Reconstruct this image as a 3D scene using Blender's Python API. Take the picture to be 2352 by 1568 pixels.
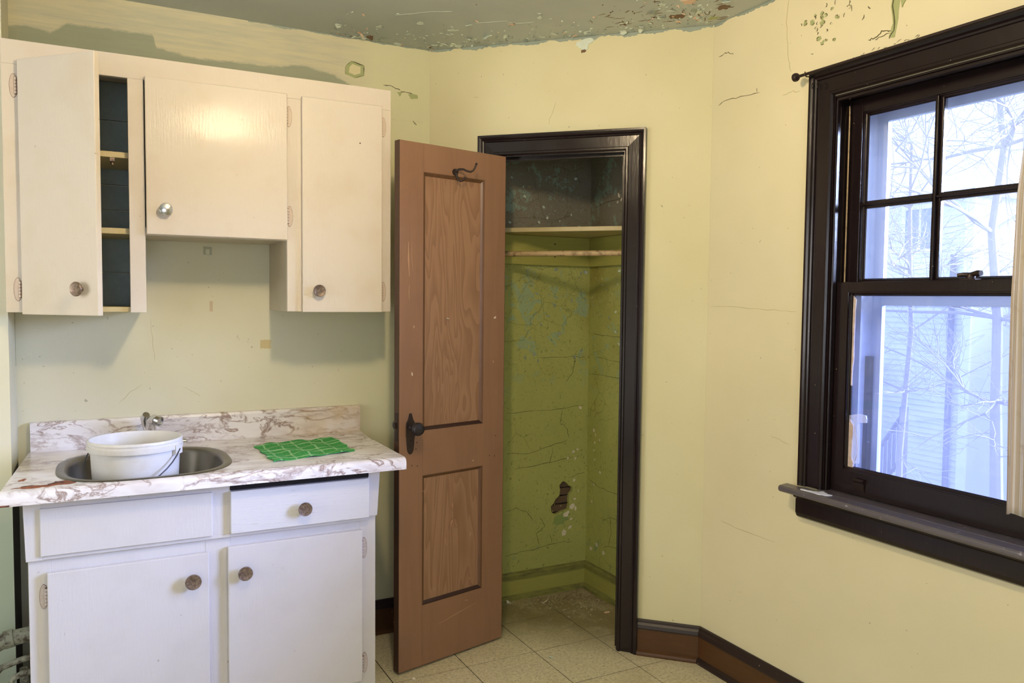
import bpy, bmesh, math, random
from mathutils import Vector, Matrix
R = math.radians
rnd = random.Random(7)
for o in list(bpy.data.objects): bpy.data.objects.remove(o)
scn = bpy.context.scene
COL = scn.collection

# ------------------------------------------------------------------ camera, world, lights, exposure
def srgb(r, g, b):
    f = lambda c: (c/255/12.92) if c/255 <= .04045 else ((c/255+.055)/1.055)**2.4
    return (f(r), f(g), f(b), 1)

cam = bpy.data.cameras.new('camera'); camo = bpy.data.objects.new('camera', cam); COL.objects.link(camo)
cam.sensor_width = 36; cam.lens = 28.07; cam.clip_start = .05; cam.clip_end = 200
yaw, pitch, roll = R(62.283), R(3.062), R(.573)
fw = Vector((math.cos(yaw)*math.cos(pitch), math.sin(yaw)*math.cos(pitch), -math.sin(pitch)))
rt = Vector((math.sin(yaw), -math.cos(yaw), 0)); up = rt.cross(fw)
r2 = math.cos(roll)*rt + math.sin(roll)*up; u2 = -math.sin(roll)*rt + math.cos(roll)*up
m = Matrix((r2, u2, -fw)).transposed().to_4x4(); m.translation = (0, 0, 1.45)
camo.matrix_world = m
scn.camera = camo

world = bpy.data.worlds.new('overcast sky'); scn.world = world; world.use_nodes = True
bg = world.node_tree.nodes['Background']
bg.inputs[0].default_value = (.66, .78, 1.0, 1); bg.inputs[1].default_value = 2.8
sun = bpy.data.lights.new('sun', 'SUN'); suno = bpy.data.objects.new('sun', sun); COL.objects.link(suno)
sun.energy = 27.0; sun.color = (.74, .80, 1.0); sun.angle = R(32)
suno.rotation_euler = Vector((-1.8, 1.26, -.80)).to_track_quat('-Z', 'Y').to_euler(); suno.location = (6, -2, 6)
ar = bpy.data.lights.new('fill_light_rear', 'AREA'); aro = bpy.data.objects.new('fill_light_rear', ar); COL.objects.link(aro)  # fill light behind the camera, added in an unseen window
ar.shape = 'RECTANGLE'; ar.size = 1.3; ar.size_y = 1.3; ar.energy = 19; ar.color = (.94, .95, 1.0)
aro.location = (-.45, -1.86, 1.5); aro.rotation_euler = (R(90), 0, R(180))
aro.rotation_euler = Vector((0, 1, 0)).to_track_quat('-Z', 'Z').to_euler()
al = bpy.data.lights.new('fill_light_left', 'AREA'); alo = bpy.data.objects.new('fill_light_left', al); COL.objects.link(alo)  # warm fill light added on the left, no known source there
al.shape = 'RECTANGLE'; al.size = 1.2; al.size_y = 1.3; al.energy = 25; al.color = (1.0, .90, .76)
alo.location = (-2.26, 1.75, 1.5); alo.rotation_euler = Vector((1, 0, 0)).to_track_quat('-Z', 'Z').to_euler()
LAMP = (.61, 1.50, 2.28); LAMP_STRENGTH = 400
vs = scn.view_settings; vs.view_transform = 'Standard'; vs.look = 'None'; vs.exposure = -.06; vs.gamma = 1; vs.use_curve_mapping = False
scn.cycles.use_denoising = True
scn.cycles.max_bounces = 10; scn.cycles.diffuse_bounces = 5; scn.cycles.glossy_bounces = 4; scn.cycles.transparent_max_bounces = 16
scn.cycles.sample_clamp_indirect = 6

# ------------------------------------------------------------------ materials
class NM:
    def __init__(s, name):
        s.m = bpy.data.materials.new(name); s.m.use_nodes = True; s.t = s.m.node_tree
        s.b = s.t.nodes['Principled BSDF']; s.out = s.t.nodes['Material Output']
    def n(s, ty, ins=None, **kw):
        x = s.t.nodes.new(ty)
        for k, v in kw.items(): setattr(x, k, v)
        for k, v in (ins or {}).items(): s.set(x.inputs[k], v)
        return x
    def set(s, sock, v):
        if hasattr(v, 'links') or isinstance(v, bpy.types.NodeSocket): s.t.links.new(v, sock)
        else: sock.default_value = v
    def pos(s, world=True, scale=(1, 1, 1)):
        v = s.n('ShaderNodeNewGeometry').outputs['Position'] if world else s.n('ShaderNodeTexCoord').outputs['Object']
        return s.n('ShaderNodeMapping', {'Vector': v, 'Scale': scale}).outputs[0]
    def noise(s, vec, scale, detail=4, rough=.55, dist=0):
        return s.n('ShaderNodeTexNoise', {'Vector': vec, 'Scale': scale, 'Detail': detail, 'Roughness': rough, 'Distortion': dist}).outputs[0]
    def math(s, op, a, b=0, clamp=False):
        x = s.n('ShaderNodeMath', operation=op, use_clamp=clamp); s.set(x.inputs[0], a); s.set(x.inputs[1], b); return x.outputs[0]
    def step(s, v, lo, hi):
        return s.n('ShaderNodeMapRange', {'Value': v, 'From Min': lo, 'From Max': hi}, clamp=True).outputs[0]
    def mix(s, f, a, b):
        x = s.n('ShaderNodeMix', data_type='RGBA'); s.set(x.inputs[0], f); s.set(x.inputs[6], a); s.set(x.inputs[7], b); return x.outputs[2]
    def sep(s, v):
        return s.n('ShaderNodeSeparateXYZ', {0: v}).outputs
    def bump(s, h, st=.3, d=.002, prev=None):
        x = s.n('ShaderNodeBump', {'Strength': st, 'Distance': d, 'Height': h})
        if prev: s.set(x.inputs['Normal'], prev)
        return x.outputs[0]
    def fin(s, col, rough=.5, nrm=None, metal=0, spec=.5, coat=0):
        s.set(s.b.inputs['Base Color'], col); s.set(s.b.inputs['Roughness'], rough); s.b.inputs['Metallic'].default_value = metal
        s.b.inputs['Specular IOR Level'].default_value = spec; s.b.inputs['Coat Weight'].default_value = coat
        if nrm: s.set(s.b.inputs['Normal'], nrm)
        return s.m

def plaster(name, base, dark, rough=.55, specks=.5, bump=.25, cool=None):
    s = NM(name); p = s.pos()
    big = s.noise(p, 1.7, 3); c = s.mix(s.step(big, .35, .7), base, dark)
    if cool: c = s.mix(s.math('MULTIPLY', s.step(s.noise(p, .9, 4, .6), .45, .7), .5), c, cool)
    sp = s.step(s.noise(p, 55, 2, .6), .735, .76)
    c = s.mix(s.math('MULTIPLY', sp, specks), c, srgb(95, 85, 60))
    fine = s.noise(p, 190, 3, .6); lump = s.noise(p, 14, 4, .6)
    n = s.bump(lump, bump, .004); n = s.bump(fine, .18, .0008, n)
    return s, c, n, rough

def cabinet_paint(name, col, edge, bump=.28, rough=.32, grime=.35, coat=0):
    s = NM(name); p = s.pos(False, (1, 1, .12)); q = s.pos(False)
    v = s.noise(p, 160, 4, .65); big = s.noise(q, 6, 4)
    c = s.mix(s.math('MULTIPLY', s.step(big, .5, .75), grime), col, edge)
    sp = s.step(s.noise(q, 48, 2, .55), .74, .76)
    c = s.mix(s.math('MULTIPLY', sp, .45), c, srgb(120, 95, 75))
    n = s.bump(v, bump, .0012); n = s.bump(s.noise(q, 30, 3), .15, .002, n)
    s.b.inputs['Coat Roughness'].default_value = .09
    s.set(s.b.inputs['Coat Normal'], n)
    return s.fin(c, s.n('ShaderNodeMapRange', {'Value': big, 'To Min': rough, 'To Max': rough+.12}).outputs[0], n, coat=coat)

M = {}
# yellow plaster of the diagonal wall and of the window wall
s, c, n, r = plaster('yellow_plaster', srgb(220, 214, 176), srgb(212, 205, 162)); M['wall_yellow'] = s.fin(c, r, n, spec=.35)
s, c, n, r = plaster('yellow_plaster_right', srgb(230, 221, 186), srgb(221, 212, 174), cool=srgb(214, 212, 184)); M['wall_right'] = s.fin(c, r, n, spec=.35)
s, c, n, r = plaster('pale_plaster', srgb(214, 210, 186), srgb(204, 202, 176)); M['wall_pale'] = s.fin(c, r, n, spec=.3)
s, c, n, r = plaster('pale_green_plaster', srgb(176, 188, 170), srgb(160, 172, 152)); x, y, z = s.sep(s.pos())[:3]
c = s.mix(s.step(z, .7, .95), c, srgb(212, 208, 184)); c = s.mix(s.math('MULTIPLY', s.step(x, -.2402, -.2401), s.step(z, .868, .86)), c, srgb(46, 40, 34)); M['wall_pier'] = s.fin(c, r, n, spec=.3)  # near-black below counter height paints in the shade of the gap
# cabinet wall: pale plaster, yellower at the right end, bare grey green undercoat above the cabinets
s, c, n, r = plaster('patched_plaster', srgb(220, 217, 194), srgb(210, 207, 180))
p = s.pos(); x, y, z = s.sep(p)[:3]
c = s.mix(s.step(x, .75, 1.05), c, srgb(216, 214, 176))
streak = s.noise(s.pos(True, (1.6, 1, 22)), 3.2, 5, .6)
brush = s.mix(s.step(streak, .40, .72), srgb(210, 204, 172), srgb(190, 190, 168))
above = s.math('MULTIPLY', s.step(z, 2.2, 2.205), s.step(x, 1.06, .9))
c = s.mix(above, c, brush)
ramp = s.n('ShaderNodeValToRGB', {0: s.step(x, -.24, 1.04)}); cr = ramp.color_ramp
pts = [(-.24, 2.365), (-.188, 2.374), (-.116, 2.362), (-.062, 2.402), (.15, 2.405), (.213, 2.407), (.222, 2.362), (.29, 2.352), (.372, 2.342), (.5, 2.350), (.65, 2.353), (.76, 2.374), (.89, 2.352), (.95, 2.322), (1.0, 2.28), (1.04, 2.2)]
for i, (a, b) in enumerate(pts):
    e = cr.elements[i] if i < 2 else cr.elements.new(.5)
    e.position = min(1, (a+.24)/1.28) if i != 1 else (a+.24)/1.28
for e, (a, b) in zip(cr.elements, pts): pass
while len(cr.elements) > 1: cr.elements.remove(cr.elements[-1])
for i, (a, b) in enumerate(pts):
    e = cr.elements[0] if i == 0 else cr.elements.new((a+.24)/1.28)
    e.position = (a+.24)/1.28; g = (b-2.15)/.35; e.color = (g, g, g, 1)
zb = s.math('ADD', s.math('MULTIPLY', ramp.outputs[0], .35), 2.15)
zb = s.math('ADD', zb, s.math('MULTIPLY', s.math('SUBTRACT', s.noise(s.pos(True, (1, 1, 3)), 26, 5, .7), .5), .025))
und = s.math('MULTIPLY', s.step(s.math('SUBTRACT', zb, z), -.004, .006), s.step(z, 2.2, 2.205))
c = s.mix(s.math('MULTIPLY', und, .93), c, s.mix(streak, srgb(158, 164, 142), srgb(148, 154, 132)))
# pale patch and rusty smudge low on the wall
def spot(s, c, cx, cz, w, h, colr, amt, rag=.02):
    p = s.pos(); x, y, z = s.sep(p)[:3]
    nz = s.math('MULTIPLY', s.math('SUBTRACT', s.noise(p, 60, 4, .7), .5), rag*2)
    dx = s.math('DIVIDE', s.math('ABSOLUTE', s.math('SUBTRACT', x, cx)), w)
    dz = s.math('DIVIDE', s.math('ABSOLUTE', s.math('SUBTRACT', z, cz)), h)
    d = s.math('ADD', s.math('MAXIMUM', dx, dz), s.math('DIVIDE', nz, max(w, h)))
    return s.mix(s.math('MULTIPLY', s.step(d, 1.05, .92), amt), c, colr)
c = spot(s, c, .608, 1.26, .021, .018, srgb(196, 172, 112), .7, .008)
c = spot(s, c, .405, 1.41, .006, .02, srgb(190, 150, 120), .5, .008)
c = spot(s, c, .394, 1.622, .016, .016, srgb(140, 148, 128), .6, .004)
c = spot(s, c, .394, 1.618, .007, .010, srgb(214, 214, 190), .9, .003)
M['wall_back'] = s.fin(c, r, n, spec=.3)
# ceiling
s, c, n, r = plaster('grey_green_ceiling', srgb(184, 192, 186), srgb(168, 178, 172), .42, .2, .35); M['ceiling'] = s.fin(c, r, n)
# closet plaster
def closet_mat(name, seedoff):
    s = NM(name); p = s.pos(); x, y, z = s.sep(p)[:3]
    pm = s.n('ShaderNodeMapping', {'Vector': p, 'Location': (seedoff, seedoff*.7, 0)}).outputs[0]
    green = s.mix(s.noise(pm, 3, 4), srgb(190, 194, 116), srgb(172, 174, 98))
    green = s.mix(s.math('MULTIPLY', s.step(s.noise(pm, 2.2, 3), .5, .7), s.step(z, 1.0, 1.5)), green, srgb(150, 136, 62))
    pat = s.step(s.noise(pm, 9, 8, .68, .3), .56, .575)
    band = s.math('MULTIPLY', s.step(z, .95, 1.25), s.step(z, 1.66, 1.5))
    green = s.mix(s.math('MULTIPLY', s.math('MULTIPLY', pat, band), .8), green, srgb(158, 182, 148))
    grey = s.mix(s.noise(pm, 5, 4), srgb(146, 140, 122), srgb(130, 126, 110))
    pat2 = s.step(s.noise(pm, 9, 8, .7, .4), .56, .58)
    grey = s.mix(s.math('MULTIPLY', pat2, .8), grey, srgb(152, 176, 158))
    c = s.mix(s.step(z, 1.757, 1.759), green, grey)
    low = s.math('MULTIPLY', s.step(z, .5, .2), s.step(s.noise(pm, 11, 6, .7), .6, .64))
    c = s.mix(s.math('MULTIPLY', low, .5), c, srgb(118, 150, 124))
    wob = s.n('ShaderNodeMix', {0: .16}, data_type='VECTOR'); s.set(wob.inputs[4], pm)
    s.set(wob.inputs[5], s.n('ShaderNodeTexNoise', {'Vector': pm, 'Scale': 3.0, 'Detail': 5}).outputs[1])
    vo = s.n('ShaderNodeTexVoronoi', {'Vector': wob.outputs[1], 'Scale': 7.5}, feature='DISTANCE_TO_EDGE').outputs[0]
    crk = s.math('MULTIPLY', s.step(vo, .012, .004), s.step(s.noise(pm, 1.9, 2), .46, .54))
    fl = s.noise(pm, 42, 5, .75, .5)
    c = s.mix(s.math('MULTIPLY', crk, .32), c, srgb(72, 66, 34))
    c = s.mix(s.math('MULTIPLY', s.step(fl, .60, .66), .4), c, srgb(92, 92, 48))
    c = s.mix(s.math('MULTIPLY', s.step(s.noise(pm, 62, 4, .65), .62, .68), .6), c, srgb(96, 92, 46))
    n = s.bump(fl, .8, .010); n = s.bump(crk, .4, -.002, n)
    return s.fin(c, .5, n)
M['closet_back'] = closet_mat('closet_plaster', 0); M['closet_side'] = closet_mat('closet_plaster_side', 3.1)
s = NM('closet_green_wood'); c = s.mix(s.noise(s.pos(True, (.3, .3, 3)), 30, 5, .6), srgb(176, 174, 98), srgb(156, 154, 80)); M['closet_wood'] = s.fin(c, .45, s.bump(s.noise(s.pos(True, (.3, .3, 3)), 60, 4), .3, .002))
s = NM('closet_grubby_wood'); c = s.mix(s.step(s.noise(s.pos(True, (1, 1, 4)), 14, 5, .7), .45, .65), srgb(132, 132, 72), srgb(102, 98, 62)); M['closet_base'] = s.fin(c, .5, s.bump(s.noise(s.pos(), 50, 4), .3, .002))
s = NM('cream_shelf_paint'); c = s.mix(s.noise(s.pos(), 22, 4), srgb(208, 192, 146), srgb(186, 170, 124)); M['shelf_cream'] = s.fin(c, .45, s.bump(s.noise(s.pos(), 60, 4), .2, .002))
s = NM('rod_wood'); c = s.mix(s.step(s.noise(s.pos(), 45, 4), .5, .7), srgb(186, 160, 118), srgb(126, 104, 70)); M['rod'] = s.fin(c, .45)
# cabinets
M['cab_up'] = cabinet_paint('cream_white_gloss', srgb(214, 204, 190), srgb(206, 190, 166), bump=.42, rough=.45, grime=.5, coat=.16)
M['cab_low'] = cabinet_paint('cold_white_gloss', srgb(202, 199, 199), srgb(188, 183, 178), .42, .36)
s = NM('drawer_white_worn'); p = s.pos(False, (.06, 1, 1)); g = s.noise(p, 180, 5, .7)
c = s.mix(s.math('MULTIPLY', s.step(g, .62, .68), .35), srgb(208, 207, 209), srgb(150, 140, 132)); M['drawer'] = s.fin(c, .4, s.bump(g, .6, .0015))
s = NM('cabinet_inside'); c = s.mix(s.noise(s.pos(), 18, 5, .7), srgb(160, 176, 176), srgb(118, 130, 132)); M['cab_inside'] = s.fin(c, .6, s.bump(s.noise(s.pos(), 40, 4), .3, .003))
s = NM('cabinet_underside'); M['cab_under'] = s.fin(s.mix(s.noise(s.pos(), 12, 4), srgb(200, 190, 168), srgb(182, 172, 150)), .5)
s = NM('dark_void'); M['void'] = s.fin(srgb(24, 20, 18), .9)
# wood of the open closet door
def wood(name, a, b, dark, ring=True, rough=.38, sc=1.0):
    s = NM(name); q = s.pos(False, (1, 1, .16))
    hgt = s.noise(q, 5.5 if ring else 3.5, 3, .5, .4)
    w = s.math('FRACT', s.math('MULTIPLY', hgt, 22 if ring else 9))
    w = s.math('MULTIPLY', s.step(w, .25, .95), s.step(w, 1.0, .93))
    fine = s.noise(s.pos(False, (90, 90, 2.2)), 2.2, 5, .7)
    c = s.mix(s.math('MULTIPLY', w, .75 if ring else .25), a, b)
    c = s.mix(s.math('MULTIPLY', s.step(fine, .5, .75), .35), c, b)
    c = s.mix(s.math('MULTIPLY', s.step(s.noise(s.pos(False), 3, 5, .6), .52, .75), .35), c, dark)
    q2 = s.pos(False)
    sc_ = s.step(s.noise(s.pos(False, (1, 1, .35)), 34, 3, .55), .745, .76)
    c = s.mix(s.math('MULTIPLY', sc_, .35), c, srgb(205, 170, 130))
    return s.fin(c, s.n('ShaderNodeMapRange', {'Value': s.noise(q2, 9, 4), 'To Min': rough-.06, 'To Max': rough+.12}).outputs[0], s.bump(fine, .15, .001))
M['door_wood'] = wood('brown_varnished_wood', srgb(146, 110, 86), srgb(127, 94, 72), srgb(114, 82, 66), False)
M['door_panel'] = wood('figured_fir_panel', srgb(158, 122, 96), srgb(129, 94, 70), srgb(130, 98, 80), True)
s = NM('door_edge'); M['door_edge'] = s.fin(s.mix(s.noise(s.pos(False, (1, 1, .1)), 60, 4), srgb(82, 54, 36), srgb(48, 32, 24)), .45)
s = NM('moulding_wood'); M['mould'] = s.fin(s.mix(s.noise(s.pos(False, (1, 1, .1)), 80, 4), srgb(120, 84, 58), srgb(84, 56, 38)), .36)
s = NM('moulding_dark'); M['mould_dark'] = s.fin(s.mix(s.noise(s.pos(False), 90, 4), srgb(62, 36, 34), srgb(44, 26, 26)), .36)
s = NM('black_brown_trim'); p = s.pos(True, (1, 1, .15)); g = s.noise(p, 70, 5, .65)
c = s.mix(g, srgb(36, 26, 27), srgb(25, 17, 18)); c = s.mix(s.step(s.noise(s.pos(), 60, 3, .55), .76, .77), c, srgb(190, 170, 140))
M['trim'] = s.fin(c, s.n('ShaderNodeMapRange', {'Value': s.noise(s.pos(), 12, 4), 'To Min': .13, 'To Max': .27}).outputs[0], s.bump(g, .3, .0012), spec=.4)
s = NM('baseboard_brown'); p = s.pos(True, (.5, .5, 6)); g = s.noise(p, 14, 5, .65)
c = s.mix(g, srgb(96, 62, 32), srgb(62, 38, 20)); c = s.mix(s.step(s.noise(s.pos(), 70, 3, .55), .735, .745), c, srgb(200, 185, 140))
s_keep = s
M['base_brown'] = s.fin(c, .38, s.bump(g, .2, .001))
q = NM('worn_stool_sheen'); q.b.inputs['Coat Weight'].default_value = .5; q.b.inputs['Coat Roughness'].default_value = .38; M['stool'] = q.fin(q.mix(q.step(q.noise(q.pos(), 40, 5, .7), .62, .68), srgb(82, 76, 84), srgb(150, 146, 156)), .42, q.bump(q.noise(q.pos(), 60, 4), .4, .002), spec=.9, coat=.5)  # worn paint lightened so its colour carries the window sheen
s = NM('base_cap'); c = s.mix(s.step(s.noise(s.pos(), 75, 3, .55), .735, .745), srgb(42, 30, 28), srgb(180, 168, 120)); M['base_cap'] = s.fin(c, .4)
# floor tile
s = NM('speckled_vinyl_tile'); p = s.pos(); ob = s.n('ShaderNodeObjectInfo').outputs['Random']
off = s.n('ShaderNodeCombineXYZ', {0: s.math('MULTIPLY', ob, 17), 1: s.math('MULTIPLY', ob, 31), 2: 0}).outputs[0]
pp = s.n('ShaderNodeVectorMath', {0: p, 1: off}, operation='ADD').outputs[0]
sp = s.noise(pp, 75, 6, .75, .4); c = s.mix(s.step(sp, .36, .62), srgb(196, 186, 152), srgb(230, 222, 192))
c = s.mix(s.math('MULTIPLY', s.step(s.noise(pp, 95, 4, .72), .57, .64), .75), c, srgb(118, 106, 70))
c = s.mix(s.math('MULTIPLY', s.step(s.noise(p, 4, 5, .6), .5, .72), .3), c, srgb(176, 162, 122))
x_, y_, z_ = s.sep(p)[:3]
drt = s.math('MULTIPLY', s.step(s.math('ADD', x_, y_), 4.45, 4.85), s.step(s.noise(p, 7, 5, .7), .15, .5))
c = s.mix(s.math('MULTIPLY', drt, .8), c, srgb(122, 106, 68))
M['tile'] = s.fin(c, .33, s.bump(s.noise(p, 18, 3), .05, .001))
s = NM('tile_joint'); M['joint'] = s.fin(srgb(30, 24, 18), .9)
# marble laminate
s = NM('marbled_laminate'); p = s.pos(True, (1, .8, 1.25))
rot = s.n('ShaderNodeMapping', {'Vector': p, 'Rotation': (.3, .65, .7), 'Scale': (.85, 1.7, 1.7)}).outputs[0]
def vein(sc_, wd, dist, det=4, off=0):
    v_ = s.n('ShaderNodeMapping', {'Vector': rot, 'Location': (off, off*1.7, off*.4)}).outputs[0]
    nn = s.noise(v_, sc_, det, .6, dist); return s.step(s.math('ABSOLUTE', s.math('SUBTRACT', nn, .5)), wd, 0)
v1 = s.math('MULTIPLY', vein(4.5, .040, .7, 6), s.step(s.noise(rot, 3.4, 3), .44, .58))
v2 = s.math('MULTIPLY', vein(8, .034, .9, 7, 3.3), s.step(s.noise(rot, 4.6, 3), .46, .58))
v3 = s.math('MULTIPLY', vein(17, .06, .6, 5, 7.1), s.step(s.noise(rot, 5.0, 3), .52, .62))
soft = s.math('MULTIPLY', vein(5, .12, .6, 3, 5.0), s.step(s.noise(rot, 4.0, 3), .45, .65))
c = s.mix(s.math('MULTIPLY', s.step(s.noise(rot, 3, 5), .4, .75), .3), srgb(236, 233, 234), srgb(210, 202, 198))
vt = s.math('MAXIMUM', s.math('MAXIMUM', v1, v2), s.math('MAXIMUM', s.math('MULTIPLY', v3, .7), s.math('MULTIPLY', soft, .4)))
c = s.mix(s.math('MULTIPLY', vt, .95), c, s.mix(s.noise(rot, 9, 3), srgb(126, 92, 90), srgb(154, 132, 116)))
x_, y_, z_ = s.sep(s.pos())[:3]
st = s.math('MULTIPLY', s.step(s.noise(s.pos(), 5, 4), .42, .62), s.math('MULTIPLY', s.step(x_, .62, .9), s.step(y_, 3.02, 3.22)))
c = s.mix(s.math('MULTIPLY', st, .55), c, srgb(190, 158, 92))
M['marble'] = s.fin(c, .24)
s = NM('burnt_chipboard'); p = s.pos(True, (.4, 1, 1)); g = s.noise(p, 60, 5, .7); M['chip'] = s.fin(s.mix(s.step(g, .45, .6), srgb(158, 92, 62), srgb(50, 36, 36)), .8)
# metals etc
def plain(name, col, rough=.5, metal=0, spec=.5, var=.0, col2=None, sc=20):
    s = NM(name)
    c = s.mix(s.noise(s.pos(False), sc, 4), col, col2) if col2 else col
    return s.fin(c, rough, None, metal, spec)
s = NM('brushed_steel'); M['steel'] = s.fin(s.mix(s.noise(s.pos(), 9, 4), srgb(150, 146, 138), srgb(120, 116, 110)), s.n('ShaderNodeMapRange', {'Value': s.noise(s.pos(), 30, 4), 'To Min': .28, 'To Max': .45}).outputs[0], None, 1)
M['chrome'] = plain('chrome', (.75, .75, .77, 1), .12, 1)
M['nickel'] = plain('polished_nickel', (.62, .62, .64, 1), .2, 1)
s = NM('worn_nickel'); g = s.noise(s.pos(False), 120, 4, .7); M['nickel_worn'] = s.fin(s.mix(s.step(g, .35, .6), srgb(150, 132, 116), srgb(104, 88, 76)), .42, s.bump(g, .4, .0006), .7)
M['iron'] = plain('black_iron', srgb(46, 38, 38), .38, .5, .5, 0, srgb(66, 52, 46), 80)
M['iron_blue'] = plain('dark_bakelite_knob', srgb(36, 32, 38), .3)
M['hinge'] = plain('painted_hinge', srgb(208, 196, 182), .35, 0, .5, 0, srgb(196, 172, 150), 90)
M['hinge_low'] = plain('painted_hinge_cold', srgb(202, 200, 202), .35, 0, .5, 0, srgb(170, 150, 138), 90)
M['hinge_gap'] = plain('rusty_hinge_gap', srgb(92, 50, 40), .7)
s = NM('white_bucket_plastic'); c = s.mix(s.math('MULTIPLY', s.step(s.noise(s.pos(False), 9, 6, .7), .5, .7), .35), srgb(216, 214, 211), srgb(184, 174, 160))
M['bucket'] = s.fin(c, .42, None); s.b.inputs['Subsurface Weight'].default_value = .0
M['wire'] = plain('bail_wire', srgb(78, 78, 86), .35, .6)
s = NM('pipe_paint'); g = s.noise(s.pos(), 28, 5, .7); M['pipe'] = s.fin(s.mix(s.step(g, .48, .62), srgb(132, 134, 120), srgb(60, 52, 40)), .6, s.bump(g, .4, .003))
s = NM('dishcloth'); uv = s.n('ShaderNodeUVMap').outputs[0]; ux, uy, _ = s.sep(uv)[:3]
wn = s.math('MULTIPLY', s.math('SUBTRACT', s.noise(uv, 4, 3, .5), .5), .4)
def gl(a, n_, w_):
    fr = s.math('FRACT', s.math('ADD', s.math('MULTIPLY', a, n_), wn)); return s.step(s.math('ABSOLUTE', s.math('SUBTRACT', fr, .5)), w_, w_*.35)
lines = s.math('MAXIMUM', gl(uy, 6.0, .10), s.math('MULTIPLY', gl(ux, 5.5, .085), .7))
lines = s.math('MULTIPLY', lines, s.step(s.noise(uv, 7, 4), .25, .5))
c = s.mix(s.step(s.noise(uv, 45, 4, .75), .3, .7), srgb(88, 176, 98), srgb(46, 132, 60)); c = s.mix(s.math('MULTIPLY', lines, .75), c, srgb(196, 232, 184))
M['cloth'] = s.fin(c, .9, s.bump(s.noise(uv, 220, 3), .5, .002), spec=.2)
s = NM('striped_curtain'); ux, uy, _ = s.sep(s.n('ShaderNodeUVMap').outputs[0])[:3]
f1 = s.math('FRACT', s.math('MULTIPLY', ux, 34)); a1 = s.step(s.math('ABSOLUTE', s.math('SUBTRACT', f1, .5)), .16, .14)
a2 = s.step(s.math('ABSOLUTE', s.math('SUBTRACT', f1, .5)), .07, .055)
c = s.mix(a1, srgb(206, 192, 172), srgb(240, 238, 236)); c = s.mix(a2, c, srgb(176, 160, 146)); c = s.mix(s.step(s.math('ABSOLUTE', s.math('SUBTRACT', f1, .5)), .03, .02), c, srgb(246, 246, 248))
c = s.mix(s.math('MULTIPLY', s.step(s.noise(s.pos(), 22, 4), .6, .7), .3), c, srgb(160, 136, 104))
m_ = s.fin(c, .8, None, spec=.2); tr = s.n('ShaderNodeBsdfTranslucent', {'Color': c}); mx = s.n('ShaderNodeMixShader', {0: .3}); s.set(mx.inputs[1], s.b.outputs[0]); s.set(mx.inputs[2], tr.outputs[0]); s.set(s.out.inputs[0], mx.outputs[0]); M['curtain'] = m_
# flakes
M['fl_mint'] = plain('pale_mint_flake', srgb(222, 232, 218), .5, col2=srgb(196, 208, 192))
M['fl_pink'] = plain('peach_flake', srgb(240, 206, 178), .6, col2=srgb(220, 188, 160))
M['fl_grey'] = plain('grey_green_flake', srgb(158, 170, 158), .5, col2=srgb(140, 152, 138))
M['fl_brown'] = plain('bare_brown_plaster', srgb(106, 78, 54), .8, col2=srgb(130, 108, 84), sc=60)
M['fl_green'] = plain('green_undercoat', srgb(158, 164, 108), .6, col2=srgb(176, 184, 132))
M['fl_olive'] = plain('olive_flake', srgb(196, 198, 124), .5, col2=srgb(150, 152, 80))
M['fl_white'] = plain('white_plaster', srgb(240, 234, 218), .7, col2=srgb(214, 202, 180))
M['crack'] = plain('crack_shadow_line', srgb(92, 88, 56), .8)
M['crack_lt'] = plain('fine_crack', srgb(176, 166, 118), .8)
M['crack_dk'] = plain('deep_crack', srgb(52, 48, 34), .9)
M['debris'] = plain('grey_debris', srgb(186, 172, 140), .8, col2=srgb(140, 126, 94), sc=40)
M['lath'] = plain('old_lath', srgb(112, 92, 74), .8, col2=srgb(84, 66, 52), sc=30)
# glass
def glass(name, haze, tint=(.92, .95, 1, 1), streak=True):
    s = NM(name); s.t.nodes.remove(s.b); p = s.pos()
    t = s.n('ShaderNodeBsdfTransparent', {'Color': tint}); d = s.n('ShaderNodeBsdfDiffuse', {'Color': (.8, .82, .9, 1)}); tl = s.n('ShaderNodeBsdfTranslucent', {'Color': (.82, .84, .95, 1)})
    hz = s.n('ShaderNodeMixShader', {0: .75, 1: d.outputs[0], 2: tl.outputs[0]})
    nz = s.n('ShaderNodeMapRange', {'Value': s.noise(s.pos(True, (1, 1, .5)), 5, 6, .65), 'From Min': .3, 'From Max': .75, 'To Min': haze*.7, 'To Max': haze*1.35}).outputs[0]
    spk = s.math('MULTIPLY', s.step(s.noise(p, 90, 2, .5), .74, .76), .1)
    m1 = s.n('ShaderNodeMixShader', {0: s.math('ADD', nz, spk, True), 1: t.outputs[0], 2: hz.outputs[0]})
    g = s.n('ShaderNodeBsdfGlossy', {'Roughness': .02}); fr = s.n('ShaderNodeFresnel', {'IOR': 1.45})
    m2 = s.n('ShaderNodeMixShader', {0: s.math('MULTIPLY', fr.outputs[0], .8), 1: m1.outputs[0], 2: g.outputs[0]})
    s.set(s.out.inputs[0], m2.outputs[0]); return s.m
M['glass'] = glass('old_window_glass', .035); M['storm'] = glass('dusty_storm_glass', .045, (.74, .78, .98, 1)); M['storm_up'] = glass('storm_glass_clear', .03)
M['alu'] = plain('storm_frame_aluminium', srgb(190, 196, 214), .45, .2)
M['ext_paint'] = plain('outer_frame_paint', srgb(186, 190, 206), .5, col2=srgb(150, 156, 176))
M['putty'] = plain('old_putty', srgb(224, 214, 206), .7, col2=srgb(166, 132, 112), sc=40)
s = NM('clear_tape'); s.b.inputs['Alpha'].default_value = .35; M['tape'] = s.fin(srgb(226, 230, 242), .3)
M['paper'] = plain('torn_white_paper', srgb(224, 228, 240), .6)
M['siding'] = plain('white_siding', srgb(226, 228, 232), .6); M['snow'] = plain('snow', srgb(244, 246, 250), .7)
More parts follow.
